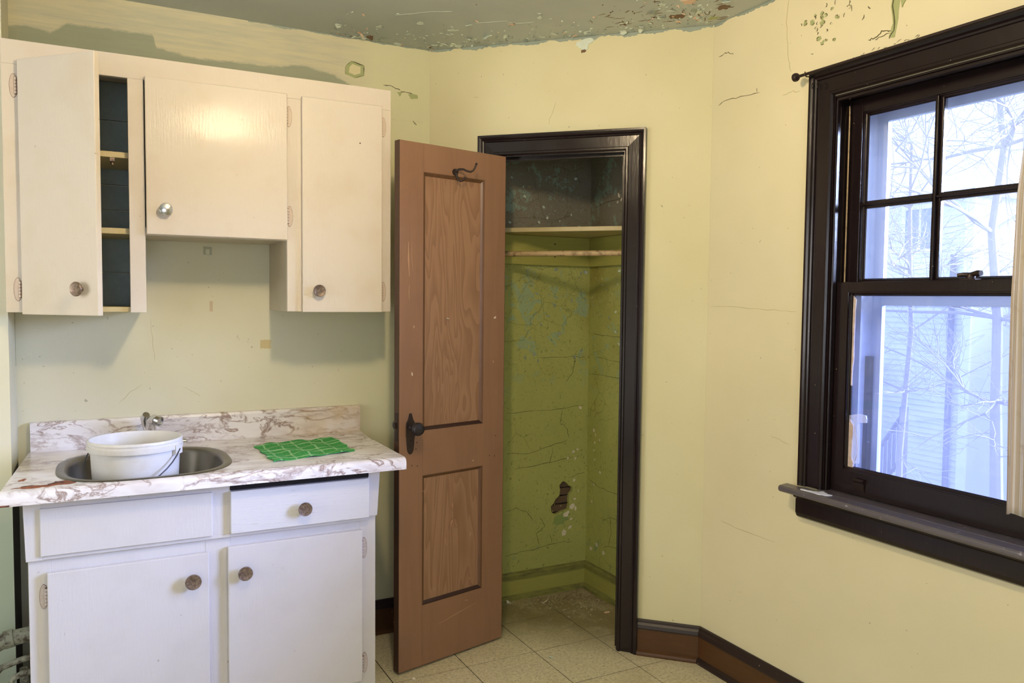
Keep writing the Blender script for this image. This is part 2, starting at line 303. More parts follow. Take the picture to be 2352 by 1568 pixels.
s = NM('brick_far'); q_ = s.sep(s.pos()); br = s.n('ShaderNodeTexBrick', {'Vector': s.n('ShaderNodeCombineXYZ', {0: q_[1], 1: q_[2]}).outputs[0], 'Color1': srgb(218, 168, 158), 'Color2': srgb(200, 150, 142), 'Mortar': srgb(236, 228, 224), 'Scale': 1.0, 'Brick Width': .24, 'Row Height': .085, 'Mortar Size': .014})
M['brick'] = s.fin(br.outputs[0], .8)
M['bark'] = plain('bark', srgb(172, 164, 162), .9, col2=srgb(146, 138, 136)); M['far_glass'] = plain('far_window', srgb(120, 136, 150), .2)
M['ground'] = plain('trodden_winter_ground', srgb(140, 138, 132), .9); M['rail'] = plain('grey_stair_rail', srgb(120, 118, 128), .7)
M['porcelain'] = plain('porcelain', srgb(230, 226, 215), .3)
s = NM('lit_bulb'); s.b.inputs['Emission Color'].default_value = (1, .77, .48, 1); s.b.inputs['Emission Strength'].default_value = LAMP_STRENGTH; M['bulb'] = s.m

# ------------------------------------------------------------------ mesh helpers
WM = {}
def wm(o): return WM[o.name] if o else Matrix.Identity(4)
def tag(o, label=None, cat=None, group=None, kind=None):
    for k, v in (('label', label), ('category', cat), ('group', group), ('kind', kind)):
        if v: o[k] = v
    return o
def empty(name, loc=(0, 0, 0), rz=0, parent=None, **kw):
    o = bpy.data.objects.new(name, None); COL.objects.link(o); o.empty_display_size = .05
    o.location = loc; o.rotation_euler = (0, 0, rz)
    if parent: o.parent = parent
    WM[o.name] = wm(parent) @ Matrix.Translation(loc) @ Matrix.Rotation(rz, 4, 'Z')
    return tag(o, **kw)
class MB:
    def __init__(s): s.v = []; s.f = []; s.uv = None
    def add(s, v, f):
        n = len(s.v); s.v += [tuple(q) for q in v]; s.f += [tuple(i+n for i in q) for q in f]; return s
    def box(s, x0, x1, y0, y1, z0, z1):
        v = [(x, y, z) for x in (x0, x1) for y in (y0, y1) for z in (z0, z1)]
        return s.add(v, [(0, 1, 3, 2), (4, 6, 7, 5), (0, 4, 5, 1), (2, 3, 7, 6), (0, 2, 6, 4), (1, 5, 7, 3)])
    def prism(s, pa, pb):
        """two loops of the same length, joined and capped"""
        n = len(pa); f = [tuple(range(n-1, -1, -1)), tuple(range(n, 2*n))]
        f += [(i, (i+1) % n, n+(i+1) % n, n+i) for i in range(n)]
        return s.add(list(pa)+list(pb), f)
    def loops(s, L, closed=True, cap0=False, cap1=False):
        n = len(L[0]); f = []
        for k in range(len(L)-1):
            for i in range(n if closed else n-1):
                j = (i+1) % n; f.append((k*n+i, k*n+j, (k+1)*n+j, (k+1)*n+i))
        if cap0: f.append(tuple(range(n-1, -1, -1)))
        if cap1: f.append(tuple((len(L)-1)*n+i for i in range(n)))
        return s.add([p for l in L for p in l], f)
    def tube(s, pts, r, seg=10, cap=True):
        pts = [Vector(p) for p in pts]; L = []; ref = None
        for i, p in enumerate(pts):
            d = (pts[min(i+1, len(pts)-1)]-pts[max(i-1, 0)]).normalized()
            if ref is None: ref = Vector((0, 0, 1)) if abs(d.z) < .9 else Vector((1, 0, 0))
            a = d.cross(ref).normalized(); b = a.cross(d).normalized(); ref = b
            rr = r[i] if isinstance(r, (list, tuple)) else r
            L.append([p+a*math.cos(t)*rr+b*math.sin(t)*rr for t in [2*math.pi*k/seg for k in range(seg)]])
        return s.loops(L, True, cap, cap)
    def lathe(s, prof, c=(0, 0, 0), axis=(0, 0, 1), seg=24):
        """prof: (radius, height) pairs along axis"""
        ax = Vector(axis).normalized(); q = ax.to_track_quat('Z', 'Y'); L = []; c = Vector(c)
        for r_, h in prof:
            L.append([c+q@Vector((r_*math.cos(2*math.pi*k/seg), r_*math.sin(2*math.pi*k/seg), h)) for k in range(seg)])
        return s.loops(L, True, prof[0][0] > 1e-5, prof[-1][0] > 1e-5)
def obj(name, mb, mat, parent=None, loc=None, rz=0, local=False, bevel=0, smooth=False, uv=None, seg=2, **kw):
    me = bpy.data.meshes.new(name)
    if loc is None: loc = (0, 0, 0)
    T = wm(parent) @ Matrix.Translation(loc) @ Matrix.Rotation(rz, 4, 'Z')
    inv = Matrix.Identity(4) if local else T.inverted()
    me.from_pydata([inv @ Vector(v) for v in mb.v], [], mb.f); me.materials.append(mat)
    bm = bmesh.new(); bm.from_mesh(me)
    if uv:
        lay = bm.loops.layers.uv.new('UVMap')
        for f in bm.faces:
            for l in f.loops: l[lay].uv = uv[l.vert.index]
    else: bmesh.ops.remove_doubles(bm, verts=bm.verts, dist=1e-6)
    bmesh.ops.recalc_face_normals(bm, faces=bm.faces)
    if smooth:
        for f in bm.faces: f.smooth = True
        for e in bm.edges:
            if len(e.link_faces) == 2 and e.calc_face_angle(0) > R(38): e.smooth = False
    bm.to_mesh(me); bm.free()
    o = bpy.data.objects.new(name, me); COL.objects.link(o); o.location = loc; o.rotation_euler = (0, 0, rz)
    if parent: o.parent = parent
    WM[o.name] = T
    if bevel:
        b = o.modifiers.new('bevel', 'BEVEL'); b.width = bevel; b.segments = seg; b.limit_method = 'ANGLE'; b.angle_limit = R(40)
    return tag(o, **kw)
def slab(outer, holes, P, thick_vec):
    """flat plate with holes; outer / holes are 2-D loops, P maps (u, v) to 3-D, thick_vec pushes the back face"""
    bm = bmesh.new(); es = []
    for lp in [outer]+holes:
        vs_ = [bm.verts.new(P(*q)) for q in lp]
        es += [bm.edges.new((vs_[i], vs_[(i+1) % len(vs_)])) for i in range(len(vs_))]
    bmesh.ops.triangle_fill(bm, edges=es, use_beauty=True)
    g = bmesh.ops.extrude_face_region(bm, geom=list(bm.faces))
    bmesh.ops.translate(bm, verts=[v for v in g['geom'] if isinstance(v, bmesh.types.BMVert)], vec=Vector(thick_vec))
    bm.verts.index_update(); mb = MB()
    # triangle_fill leaves the front faces in place; keep both shells
    mb.v = [tuple(v.co) for v in bm.verts]; mb.f = [tuple(v.index for v in f.verts) for f in bm.faces]; bm.free()
    return mb
def slab2(outer, holes, P, tv):
    """like slab, with the front face kept closed"""
    bm = bmesh.new(); mb = MB(); es = []; loops = []
    for lp in [outer]+holes:
        vs_ = [bm.verts.new(P(*q)) for q in lp]; loops.append([P(*q) for q in lp])
        es += [bm.edges.new((vs_[i], vs_[(i+1) % len(vs_)])) for i in range(len(vs_))]
    bmesh.ops.triangle_fill(bm, edges=es, use_beauty=True)
    bm.verts.index_update(); v = [tuple(q.co) for q in bm.verts]; f = [tuple(q.index for q in fa.verts) for fa in bm.faces]; bm.free()
    tv = Vector(tv)
    mb.add(v, f); mb.add([Vector(q)+tv for q in v], [tuple(reversed(q)) for q in f])
    for L in loops:
        n = len(L); mb.add(list(L)+[Vector(q)+tv for q in L], [(i, (i+1) % n, n+(i+1) % n, n+i) for i in range(n)])
    return mb
class Frame:
    """a plane in the room: origin, u along it, v up (or across), n out of it"""
    def __init__(s, o, u, v, n): s.o = Vector(o); s.u = Vector(u).normalized(); s.v = Vector(v).normalized(); s.n = Vector(n).normalized()
    def p(s, u, v, n=0): return s.o+s.u*u+s.v*v+s.n*n
def strip(fr, pts, w, h=.0006):
    mb = MB(); L = []
    for i, p in enumerate(pts):
        a = Vector(pts[max(i-1, 0)]); b = Vector(pts[min(i+1, len(pts)-1)]); d = (b-a).normalized(); q = Vector((-d.y, d.x))
        ww = w*(.25 if i in (0, len(pts)-1) else rnd.uniform(.6, 1.3))/2
        L.append([fr.p(p[0]+q.x*ww, p[1]+q.y*ww, h), fr.p(p[0]-q.x*ww, p[1]-q.y*ww, h), fr.p(p[0]-q.x*ww, p[1]-q.y*ww, -.001), fr.p(p[0]+q.x*ww, p[1]+q.y*ww, -.001)])
    return mb.loops(L, True, True, True)
def jag(pts, amp, sub=4):
    out = []
    for i in range(len(pts)-1):
        a = Vector(pts[i]); b = Vector(pts[i+1])
        for k in range(sub):
            q = a.lerp(b, k/sub)
            if not (i == 0 and k == 0): q += Vector((rnd.uniform(-amp, amp), rnd.uniform(-amp, amp)))
            out.append(tuple(q))
    out.append(tuple(pts[-1])); return out
def flake_mb(fr, u, v, r, curl=.3, th=.0012, lift=.0, aspect=None, mb=None):
    mb = mb or MB(); n = rnd.choice((5, 6, 7, 8)); a0 = rnd.uniform(0, 6.28); asp = aspect or rnd.uniform(.45, 1); ca = rnd.uniform(0, 6.28); cd = Vector((math.cos(ca), math.sin(ca)))
    rim = []
    for k in range(n):
        t = 2*math.pi*k/n+rnd.uniform(-.25, .25); rr = r*rnd.uniform(.65, 1.15); q = Vector((math.cos(t)*rr, math.sin(t)*rr*asp))
        q = Vector((q.x*math.cos(a0)-q.y*math.sin(a0), q.x*math.sin(a0)+q.y*math.cos(a0)))
        w = max(0, q.dot(cd)/r+.35); rim.append((q, lift+curl*r*w*w))
    top = [fr.p(u+q.x, v+q.y, h+th) for q, h in rim]; bot = [fr.p(u+q.x, v+q.y, max(h-.0002, -.0005)) for q, h in rim]
    c1 = fr.p(u, v, lift+th*1.2); c0 = fr.p(u, v, lift-.0002)
    vs_ = top+bot+[c1, c0]; f = [(i, (i+1) % n, 2*n) for i in range(n)]+[(n+(i+1) % n, n+i, 2*n+1) for i in range(n)]+[(i, n+i, n+(i+1) % n, (i+1) % n) for i in range(n)]
    return mb.add(vs_, f)
def patch_mb(fr, pts, h=.0008, amp=.003, sub=3):
    lp = jag(list(pts)+[pts[0]], amp, sub)[:-1]
    return slab2(lp, [], lambda a, b: fr.p(a, b, h), fr.n*(-h-.001))

# ------------------------------------------------------------------ room dimensions (metres)
YA, XC, H = 3.267, 2.144, 2.513          # cabinet wall, window wall, ceiling
ABx, ABy, BCx, BCy = 1.304, 3.267, 2.144, 2.428
XL, YF, PY = -2.2, -1.8, 3.01            # left wall, front wall, pier face
XR = -.24                                # return of the pier
CY, CX = 3.36, 2.20                      # closet walls
rs = math.sqrt(.5)
fA = Frame((0, YA, 0), (1, 0, 0), (0, 0, 1), (0, -1, 0))
fB = Frame((ABx, ABy, 0), (1, -1, 0), (0, 0, 1), (-1, -1, 0))
fC = Frame((XC, 0, 0), (0, 1, 0), (0, 0, 1), (-1, 0, 0))
fK = Frame((0, CY, 0), (1, 0, 0), (0, 0, 1), (0, -1, 0))
fS = Frame((CX, 0, 0), (0, 1, 0), (0, 0, 1), (-1, 0, 0))
fCeil = Frame((0, 0, H), (1, 0, 0), (0, 1, 0), (0, 0, -1))
fF = Frame((0, 0, 0), (1, 0, 0), (0, 1, 0), (0, 0, 1))
def S(o): return tag(o, kind='structure')

# floor with tiles
floor = S(obj('floor', MB().box(XL-.1, CX+.1, YF-.1, CY+.1, -.12, -.0015), M['joint']))
tile_me = None; P_ = .3048; g_ = .0040
for ix in range(-13, 4):
    for iy in range(-15, 3):
        x0 = 1.590+ix*P_; y0 = 2.800+iy*P_
        if x0 > CX or x0+P_ < XL or y0 > CY or y0+P_ < YF: continue
        if y0 > 3.0 and x0 < .5: continue
        if x0+.15 > 2.15 and y0+.15 < 2.35: continue
        if ix < -9 and y0 < 1: continue
        if tile_me is None:
            t = obj('tile', MB().box(g_/2, P_-g_/2, g_/2, P_-g_/2, -.0015, 0), M['tile'], floor, loc=(x0, y0, 0), local=True, bevel=.0004, seg=1); tile_me = t.data
        else:
            t = bpy.data.objects.new('tile', tile_me); COL.objects.link(t); t.parent = floor; t.location = (x0, y0, 0)
# ceiling
ceiling = S(obj('ceiling', MB().box(XL-.1, CX+.15, YF-.1, CY+.1, H, H+.12), M['ceiling']))
# cabinet wall
wall_back = S(obj('wall_back', MB().prism([(XR, YA, 0), (ABx, YA, 0), (ABx-.04, CY, 0), (XR, CY, 0)], [(XR, YA, H), (ABx, YA, H), (ABx-.04, CY, H), (XR, CY, H)]), M['wall_back']))
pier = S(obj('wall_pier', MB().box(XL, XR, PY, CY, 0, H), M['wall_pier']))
# diagonal wall with the closet door opening
LB = math.hypot(BCx-ABx, BCy-ABy)
OL, OR_, OT = .318, .848, 2.044
wall_diag = S(obj('wall_diagonal', slab2([(0, 0), (OL-.005, 0), (OL-.005, OT+.005), (OR_+.005, OT+.005), (OR_+.005, 0), (LB, 0), (LB, H), (0, H)], [], lambda a, b: fB.p(a, b, 0), -fB.n*.075), M['wall_yellow']))
# window wall
WY0, WY1, WZ0, WZ1 = .958, 1.839, .80, 2.11
win_wall_outer = [(YF, 0), (BCy, 0), (BCy, H), (YF, H)]
wall_right = S(obj('wall_right', slab2(win_wall_outer, [[(WY0-.005, WZ0-.02), (WY1+.005, WZ0-.02), (WY1+.005, WZ1+.005), (WY0-.005, WZ1+.005)]], lambda a, b: fC.p(a, b, 0), (.20, 0, 0)), M['wall_right']))
# closet walls
hole = [(2.062, .546), (2.081, .537), (2.095, .519), (2.116, .512), (2.116, .492), (2.1, .476), (2.096, .454), (2.098, .429), (2.092, .402), (2.055, .394), (2.019, .383), (1.996, .397), (1.991, .426), (2.004, .436), (2.018, .458), (2.04, .476), (2.044, .503), (2.039, .527), (2.053, .542)]
closet_back = S(obj('wall_closet_back', slab2([(1.27, 0), (CX, 0), (CX, H), (1.27, H)], [hole], lambda a, b: fK.p(a, b, 0), (0, .018, 0)), M['closet_back']))
obj('wall_cavity', MB().box(1.9, 2.19, CY+.03, CY+.05, .3, .62), M['void'], closet_back)
for k, z in enumerate((.352, .392, .432, .472, .512, .552)):
    mb = MB(); L = []
    for i in range(5): x = 1.9+i*.072; dz = rnd.uniform(-.0015, .0015); L.append([(x, CY+.019, z+dz), (x, CY+.019, z+.034+dz), (x, CY+.026, z+.034+dz), (x, CY+.026, z+dz)])
    obj('lath', mb.loops(L, True, True, True), M['lath'], closet_back)
closet_side = S(obj('wall_closet_side', MB().box(CX, CX+.09, BCy+.06, CY+.05, 0, H), M['closet_side']))
# left and front walls (behind the camera)
S(obj('wall_left', slab2([(YF, 0), (CY, 0), (CY, H), (YF, H)], [[(1.1, .82), (2.4, .82), (2.4, 2.18), (1.1, 2.18)]], lambda a, b: Vector((XL, a, b)), (-.12, 0, 0)), M['wall_pale']))
w3 = empty('added_window_left', (XL, 1.75, 1.5)); S(w3)  # unseen opening added to hold the left fill light
for a in ((1.08, 2.42, .78, .84), (1.08, 2.42, 2.16, 2.24), (1.04, 1.12, .78, 2.24), (2.38, 2.46, .78, 2.24)):
    obj('frame', MB().box(XL-.04, XL+.02, a[0], a[1], a[2], a[3]), M['trim'], w3)  # frame of the added, unseen left window
wall_front = S(obj('wall_front', slab2([(XL-.1, 0), (XC+.2, 0), (XC+.2, H), (XL-.1, H)], [[(-1.15, .82), (.25, .82), (.25, 2.18), (-1.15, 2.18)]], lambda a, b: Vector((a, YF, b)), (0, -.15, 0)), M['wall_pale']))
w2 = empty('added_window_rear', (-.45, YF, 1.5)); S(w2)  # unseen window added around the rear fill light
for a in ((-1.17, .27, .78, .84), (-1.17, .27, 2.16, 2.24), (-1.21, -1.13, .78, 2.24), (.23, .31, .78, 2.24), (-.48, -.42, .84, 2.16)):
    obj('frame', MB().box(a[0], a[1], YF-.05, YF+.02, a[2], a[3]), M['trim'], w2)  # frame of the added, unseen rear window

# ragged ceiling paint line along the top of the walls
def ragged(fr, u0, u1, parent, dip=.012):
    n = int((u1-u0)/.008); low = []
    for i in range(n+1):
        w_ = dip*(.45+.35*math.sin(i*.31+u0*5)*math.sin(i*.083)+rnd.uniform(-.16, .16)); low.append((u0+(u1-u0)*i/n, H-max(.0015, w_)))
    return obj('paint_edge', slab2([(u0, H-.0005)]+low+[(u1, H-.0005)], [], lambda a, b: fr.p(a, b, .0012), -fr.n*.002), M['fl_grey'], parent)
ragged(fA, .55, ABx-.003, wall_back, .010); ragged(fB, .003, LB-.003, wall_diag, .022); ragged(fC, 1.6, BCy-.003, wall_right, .016)
obj('curled_flap', patch_mb(fB, [(.645, 2.495), (.70, 2.508), (.722, 2.492), (.70, 2.484), (.692, 2.462), (.668, 2.455), (.658, 2.472), (.648, 2.480)], .004, .004, 4), M['fl_mint'], wall_diag)
obj('flap_underside', patch_mb(fB, [(.664, 2.458), (.684, 2.460), (.682, 2.450), (.667, 2.449)], .006, .002), M['fl_brown'], wall_diag)

# ceiling flakes
def ceil_pt():
    """a point near the wall line, weighted as in the room: cabinet wall corner, diagonal wall, window corner"""
    k = rnd.random()
    if k < .30: return (rnd.uniform(.85, 1.32), YA-.01-rnd.expovariate(13))
    if k < .72:
        t = rnd.uniform(0, .80); d = .012+rnd.expovariate(11); q = fB.p(LB*t, 0, d); return (q.x, q.y)
    t = rnd.uniform(.78, 1.0); d = .01+rnd.expovariate(6); q = fB.p(LB*t, 0, d); return (q.x, q.y-rnd.uniform(0, .12))
n = 0
while n < 210:
    x, y = ceil_pt()
    if x > XC-.01 or y > YA-.01 or (Vector((x, y, 0))-fB.o).dot(fB.n) < .006: continue
    r_ = rnd.uniform(.003, .008) if rnd.random() < .68 else rnd.uniform(.009, .022)
    mt = rnd.choices(('fl_mint', 'fl_pink', 'fl_brown', 'fl_grey'), (9, 2, 1, 2))[0]
    obj('paint_flake', flake_mb(fCeil, x, y, r_, rnd.uniform(.1, .6)), M[mt], ceiling); n += 1
mb = MB(); n = 0
while n < 420:
    x, y = ceil_pt()
    if x > XC-.006 or y > YA-.006 or (Vector((x, y, 0))-fB.o).dot(fB.n) < .004: continue
    flake_mb(fCeil, x, y, rnd.uniform(.0015, .004), .6, mb=mb); n += 1
obj('small_paint_flakes', mb, M['fl_grey'], ceiling, kind='stuff')
for pts, mt in (([(1.90, 2.42), (1.95, 2.38), (2.02, 2.40), (1.99, 2.46), (1.93, 2.47)], 'fl_brown'), ([(1.84, 2.30), (1.90, 2.24), (1.95, 2.27), (1.91, 2.34)], 'fl_pink'),
                ([(1.93, 2.34), (1.99, 2.30), (2.03, 2.35), (1.97, 2.38)], 'fl_grey'), ([(2.0, 2.24), (2.06, 2.22), (2.09, 2.28), (2.04, 2.32)], 'fl_brown'),
                ([(1.80, 2.36), (1.83, 2.33), (1.87, 2.36), (1.84, 2.39)], 'fl_mint'), ([(1.93, 2.20), (1.97, 2.15), (2.0, 2.2), (1.96, 2.24)], 'fl_pink'), ([(2.05, 2.36), (2.10, 2.33), (2.12, 2.37), (2.08, 2.41)], 'fl_green'),
                ([(1.25, 2.99), (1.29, 2.95), (1.32, 2.97), (1.28, 3.01)], 'fl_mint'), ([(1.44, 2.80), (1.47, 2.78), (1.475, 2.81), (1.45, 2.82)], 'fl_pink')):
    cc_ = (sum(q[0] for q in pts)/len(pts), sum(q[1] for q in pts)/len(pts)); pts = [(cc_[0]+(q[0]-cc_[0])*.55, cc_[1]+(q[1]-cc_[1])*.55) for q in pts]
    obj('bare_patch', patch_mb(fCeil, pts, .0012, .007, 4), M[mt], ceiling)
for k in range(60):
    t = rnd.uniform(.62, 1.0); d = rnd.uniform(.02, .3); q = fB.p(LB*t, 0, d); x, y = q.x, q.y-rnd.uniform(0, .1)
    if x > XC-.03: continue
    obj('crack', strip(fCeil, jag([(x, y), (x+rnd.uniform(-.035, .035), y-rnd.uniform(.01, .04))], .004, 3), rnd.uniform(.002, .006)), M['fl_brown'], ceiling)
obj('crack', strip(fCeil, jag([(1.03, 2.93), (1.13, 2.83), (1.2, 2.79)], .003, 4), .0012), M['fl_mint'], ceiling)
obj('crack', strip(fCeil, jag([(1.33, 2.86), (1.42, 2.78), (1.46, 2.79), (1.52, 2.74)], .004, 4), .0016), M['fl_mint'], ceiling)

# wall cracks and peeling paint
def cracks(fr, parent, lst, w=.0016, mt='crack'):
    for l in lst: obj('crack', strip(fr, jag(l, .003, 4), w), M[mt], parent)
cracks(fC, wall_right, [[(2.399, 2.385), (2.364, 2.39), (2.347, 2.387), (2.316, 2.373)], [(2.393, 2.199), (2.357, 2.209), (2.276, 2.208), (2.178, 2.202)], [(2.193, 2.206), (2.193, 2.221)]], .0022)
cracks(fC, wall_right, [[(2.052, 2.488), (2.061, 2.432), (2.057, 2.357), (2.044, 2.28), (2.033, 2.24)], [(2.416, 1.427), (2.249, 1.426), (2.076, 1.419), (1.977, 1.416)], [(2.326, .599), (2.22, .593), (2.046, .592)], [(2.081, .97), (2.039, .961), (1.989, .951)], [(1.99, 2.165), (2.03, 2.172), (2.07, 2.168)]], .0012, 'crack_lt')
for k in range(30):
    u, v = rnd.gauss(1.91, .045), rnd.gauss(2.365, .035)
    if u < 1.78 or v > 2.5: continue
    r_ = rnd.uniform(.004, .011); obj('paint_flake', flake_mb(fC, u, v, r_, rnd.uniform(.05, .3), .0008), M[rnd.choice(('fl_green', 'wall_right', 'wall_right'))], wall_right)
    a_ = rnd.uniform(0, 6.28); obj('crack', strip(fC, jag([(u+r_*math.cos(a_+t_)*1.05, v+r_*math.sin(a_+t_)*.8) for t_ in (0, 1.0, 2.1)], .0016, 3), rnd.uniform(.0012, .0026), .0014), M['crack'], wall_right)
for (u, v) in ((1.80, 2.395), (1.79, 2.37), (1.82, 2.36), (1.72, 2.356), (1.75, 2.33), (1.70, 2.38), (1.855, 2.41)):
    obj('crack', strip(fC, jag([(u, v), (u+rnd.uniform(-.012, .012), v+rnd.uniform(.008, .02))], .003, 2), .003, .0012), M['crack'], wall_right)
for k in range(22):
    t = k/21; u = 1.80-.24*t+rnd.uniform(-.008, .008); v = 2.216+rnd.uniform(0, .012)
    obj('crack', strip(fC, jag([(u, v), (u-rnd.uniform(.004, .016), v+rnd.uniform(-.004, .008))], .002, 2), .0018, .001), M['crack'], wall_right)
obj('peeled_strip', patch_mb(fC, [(1.652, 2.25), (1.638, 2.29), (1.648, 2.34), (1.642, 2.40), (1.63, 2.47), (1.605, 2.47), (1.612, 2.40), (1.618, 2.34), (1.624, 2.28), (1.63, 2.245)], .0009, .002), M['fl_green'], wall_right)
obj('curled_flap', patch_mb(fC, [(1.617, 2.36), (1.60, 2.375), (1.582, 2.372), (1.59, 2.352), (1.608, 2.325)], .004, .002), M['fl_green'], wall_right)
obj('crack', strip(fC, jag([(1.632, 2.50), (1.634, 2.40), (1.640, 2.34), (1.632, 2.27), (1.650, 2.245)], .002, 4), .0035, .0018), M['crack'], wall_right)
obj('crack', strip(fC, jag([(1.645, 2.268), (1.675, 2.275), (1.70, 2.262), (1.725, 2.262)], .003, 4), .003, .0014), M['crack'], wall_right)
obj('crack', strip(fC, jag([(1.648, 2.262), (1.678, 2.258), (1.70, 2.256)], .003, 3), .002, .0014), M['crack'], wall_right)
# six sided peel on the cabinet wall
hx = [(.936, 2.398), (.956, 2.417), (1.011, 2.407), (1.011, 2.366), (.97, 2.352), (.932, 2.363)]
obj('peeled_ring', patch_mb(fA, hx, .0008, .001, 2), M['fl_green'], wall_back)
cxh = (.972, 2.385); inner = [(cxh[0]+(u-cxh[0])*.62, cxh[1]+(v-cxh[1])*.66) for u, v in hx]
obj('loose_plaster_island', patch_mb(fA, inner, .0025, .001, 2), M['wall_yellow'], wall_back)
for i, j, w in ((1, 2, .004), (0, 1, .002), (2, 3, .003), (5, 0, .0015), (3, 4, .0015)):
    obj('crack', strip(fA, jag([hx[i], hx[j]], .002, 3), w, .0016), M['crack'], wall_back)
cracks(fA, wall_back, [[(1.094, 2.34), (1.142, 2.337), (1.17, 2.326)], [(1.17, 2.322), (1.21, 2.322), (1.25, 2.312)], [(1.225, 2.205), (1.238, 2.195), (1.243, 2.19)]], .003, 'crack')
obj('curled_flap', patch_mb(fA, [(1.205, 2.315), (1.245, 2.318), (1.25, 2.302), (1.215, 2.296)], .002, .002), M['fl_green'], wall_back)
obj('curled_flap', patch_mb(fA, [(1.155, 2.318), (1.178, 2.32), (1.168, 2.30)], .002, .001), M['fl_green'], wall_back)
cracks(fA, wall_back, [[(.19, 1.365), (.199, 1.267), (.204, 1.202)], [(.16, 1.12), (.12, 1.09), (.08, 1.05)], [(.30, 1.10), (.34, 1.08), (.36, 1.06)]], .001, 'crack_lt')
cracks(fB, wall_diag, [[(.560, 2.26), (.545, 2.21), (.530, 2.17)], [(.20, 2.30), (.225, 2.302)]], .0012, 'crack_lt')
cracks(Frame((XR, 0, 0), (0, 1, 0), (0, 0, 1), (1, 0, 0)), pier, [[(3.255, 1.40), (3.25, 1.33), (3.258, 1.26), (3.25, 1.2)]], .0015, 'crack')

# ------------------------------------------------------------------ mouldings
CAS = [(0, 0), (0, .010), (.005, .015), (.012, .015), (.015, .011), (.056, .013), (.058, .019), (.063, .021), (.066, .019), (.069, .024), (.076, .027), (.084, .027), (.084, 0)]
def casing(fr, a, b, out, m0=1, m1=1, prof=CAS, off=0):
    """moulded board along inner edge a-b (2-D), growing in direction out, mitred at the ends"""
    a = Vector(a); b = Vector(b); d = (b-a).normalized(); out = Vector(out)
    A = [a+out*w-d*w*m0 for w, t in prof]; B = [b+out*w+d*w*m1 for w, t in prof]
    return MB().prism([fr.p(q.x, q.y, off+t) for q, (w, t) in zip(A, prof)], [fr.p(q.x, q.y, off+t) for q, (w, t) in zip(B, prof)])
t1 = S(empty('trim_1', tuple(fB.p(.58, 0, 0))))
IL, IR, IT = .314, .852, 2.049
obj('casing_board', casing(fB, (IL, 0), (IL, IT), (-1, 0), 0, 1), M['trim'], t1)
obj('casing_board', casing(fB, (IR, IT), (IR, 0), (1, 0), 1, 0), M['trim'], t1)
obj('casing_board', casing(fB, (IL, IT), (IR, IT), (0, 1), 1, 1), M['trim'], t1)
def jbox(fr, u0, u1, v0, v1, n0, n1):
    c = [(u0, v0), (u1, v0), (u1, v1), (u0, v1)]
    return MB().prism([fr.p(a, b, n0) for a, b in c], [fr.p(a, b, n1) for a, b in c])
obj('jamb', jbox(fB, OL-.005, OL+.0, 0, OT, -.075, .004), M['trim'], t1); obj('jamb', jbox(fB, OR_, OR_+.005, 0, OT, -.075, .004), M['trim'], t1); obj('jamb', jbox(fB, OL-.005, OR_+.005, OT, OT+.005, -.075, .004), M['trim'], t1)
obj('door_stop', jbox(fB, OR_-.011, OR_, 0, OT-.011, -.06, -.032), M['trim'], t1); obj('door_stop', jbox(fB, OL, OR_, OT-.011, OT, -.06, -.032), M['trim'], t1); obj('door_stop', jbox(fB, OL, OL+.011, 0, OT-.011, -.06, -.032), M['trim'], t1)
obj('hinge_plate', jbox(fB, OL, OL+.002, 1.68, 1.77, -.03, .003), M['iron'], t1)
# baseboards
def baseboard(name, fr, u0, u1, s0=0, s1=0, shoe=True, shoe_mat='base_brown'):
    """s0 / s1: how far the ends are cut back per metre of thickness (mitre)"""
    r_ = S(empty(name, tuple(fr.p((u0+u1)/2, 0, 0))))
    def run(prof, nm, mt):
        A = [fr.p(u0+s0*t, z, t) for t, z in prof]; B = [fr.p(u1-s1*t, z, t) for t, z in prof]
        return obj(nm, MB().prism(A, B), M[mt], r_)
    run([(0, 0), (.015, 0), (.015, .107), (0, .107)], 'board', 'base_brown')
    run([(0, .107), (.019, .107), (.020, .112), (.017, .124), (.011, .132), (.010, .140), (.006, .144), (0, .144)], 'cap', 'base_cap')
    if shoe: run([(.015, 0), (.030, 0), (.030, .007), (.026, .015), (.015, .021)], 'shoe_moulding', shoe_mat)
    return r_
tq = math.tan(R(22.5))
baseboard('baseboard_diagonal', fB, .937, LB, 0, tq)
baseboard('baseboard_right', fC, YF+.02, BCy, 0, tq, shoe_mat='base_cap')
baseboard('baseboard_back', fA, .878, ABx, 0, tq)
baseboard('baseboard_diagonal_left', fB, 0, .229, tq, 0)
bc = S(empty('baseboard_closet', (CX-.05, CY-.05, 0)))
def crun(nm, prof, mt):
    obj(nm, MB().prism([fK.p(1.29, z, t) for t, z in prof], [fK.p(CX-t, z, t) for t, z in prof]), M[mt], bc)
    obj(nm, MB().prism([fS.p(BCy+.12, z, t) for t, z in prof], [fS.p(CY-t, z, t) for t, z in prof]), M[mt], bc)
crun('board', [(0, 0), (.016, 0), (.016, .098), (0, .098)], 'closet_wood'); crun('cap', [(0, .098), (.022, .098), (.022, .118), (.012, .127), (0, .127)], 'closet_base'); crun('shoe_moulding', [(.016, 0), (.034, 0), (.032, .010), (.024, .018), (.016, .022)], 'closet_base')
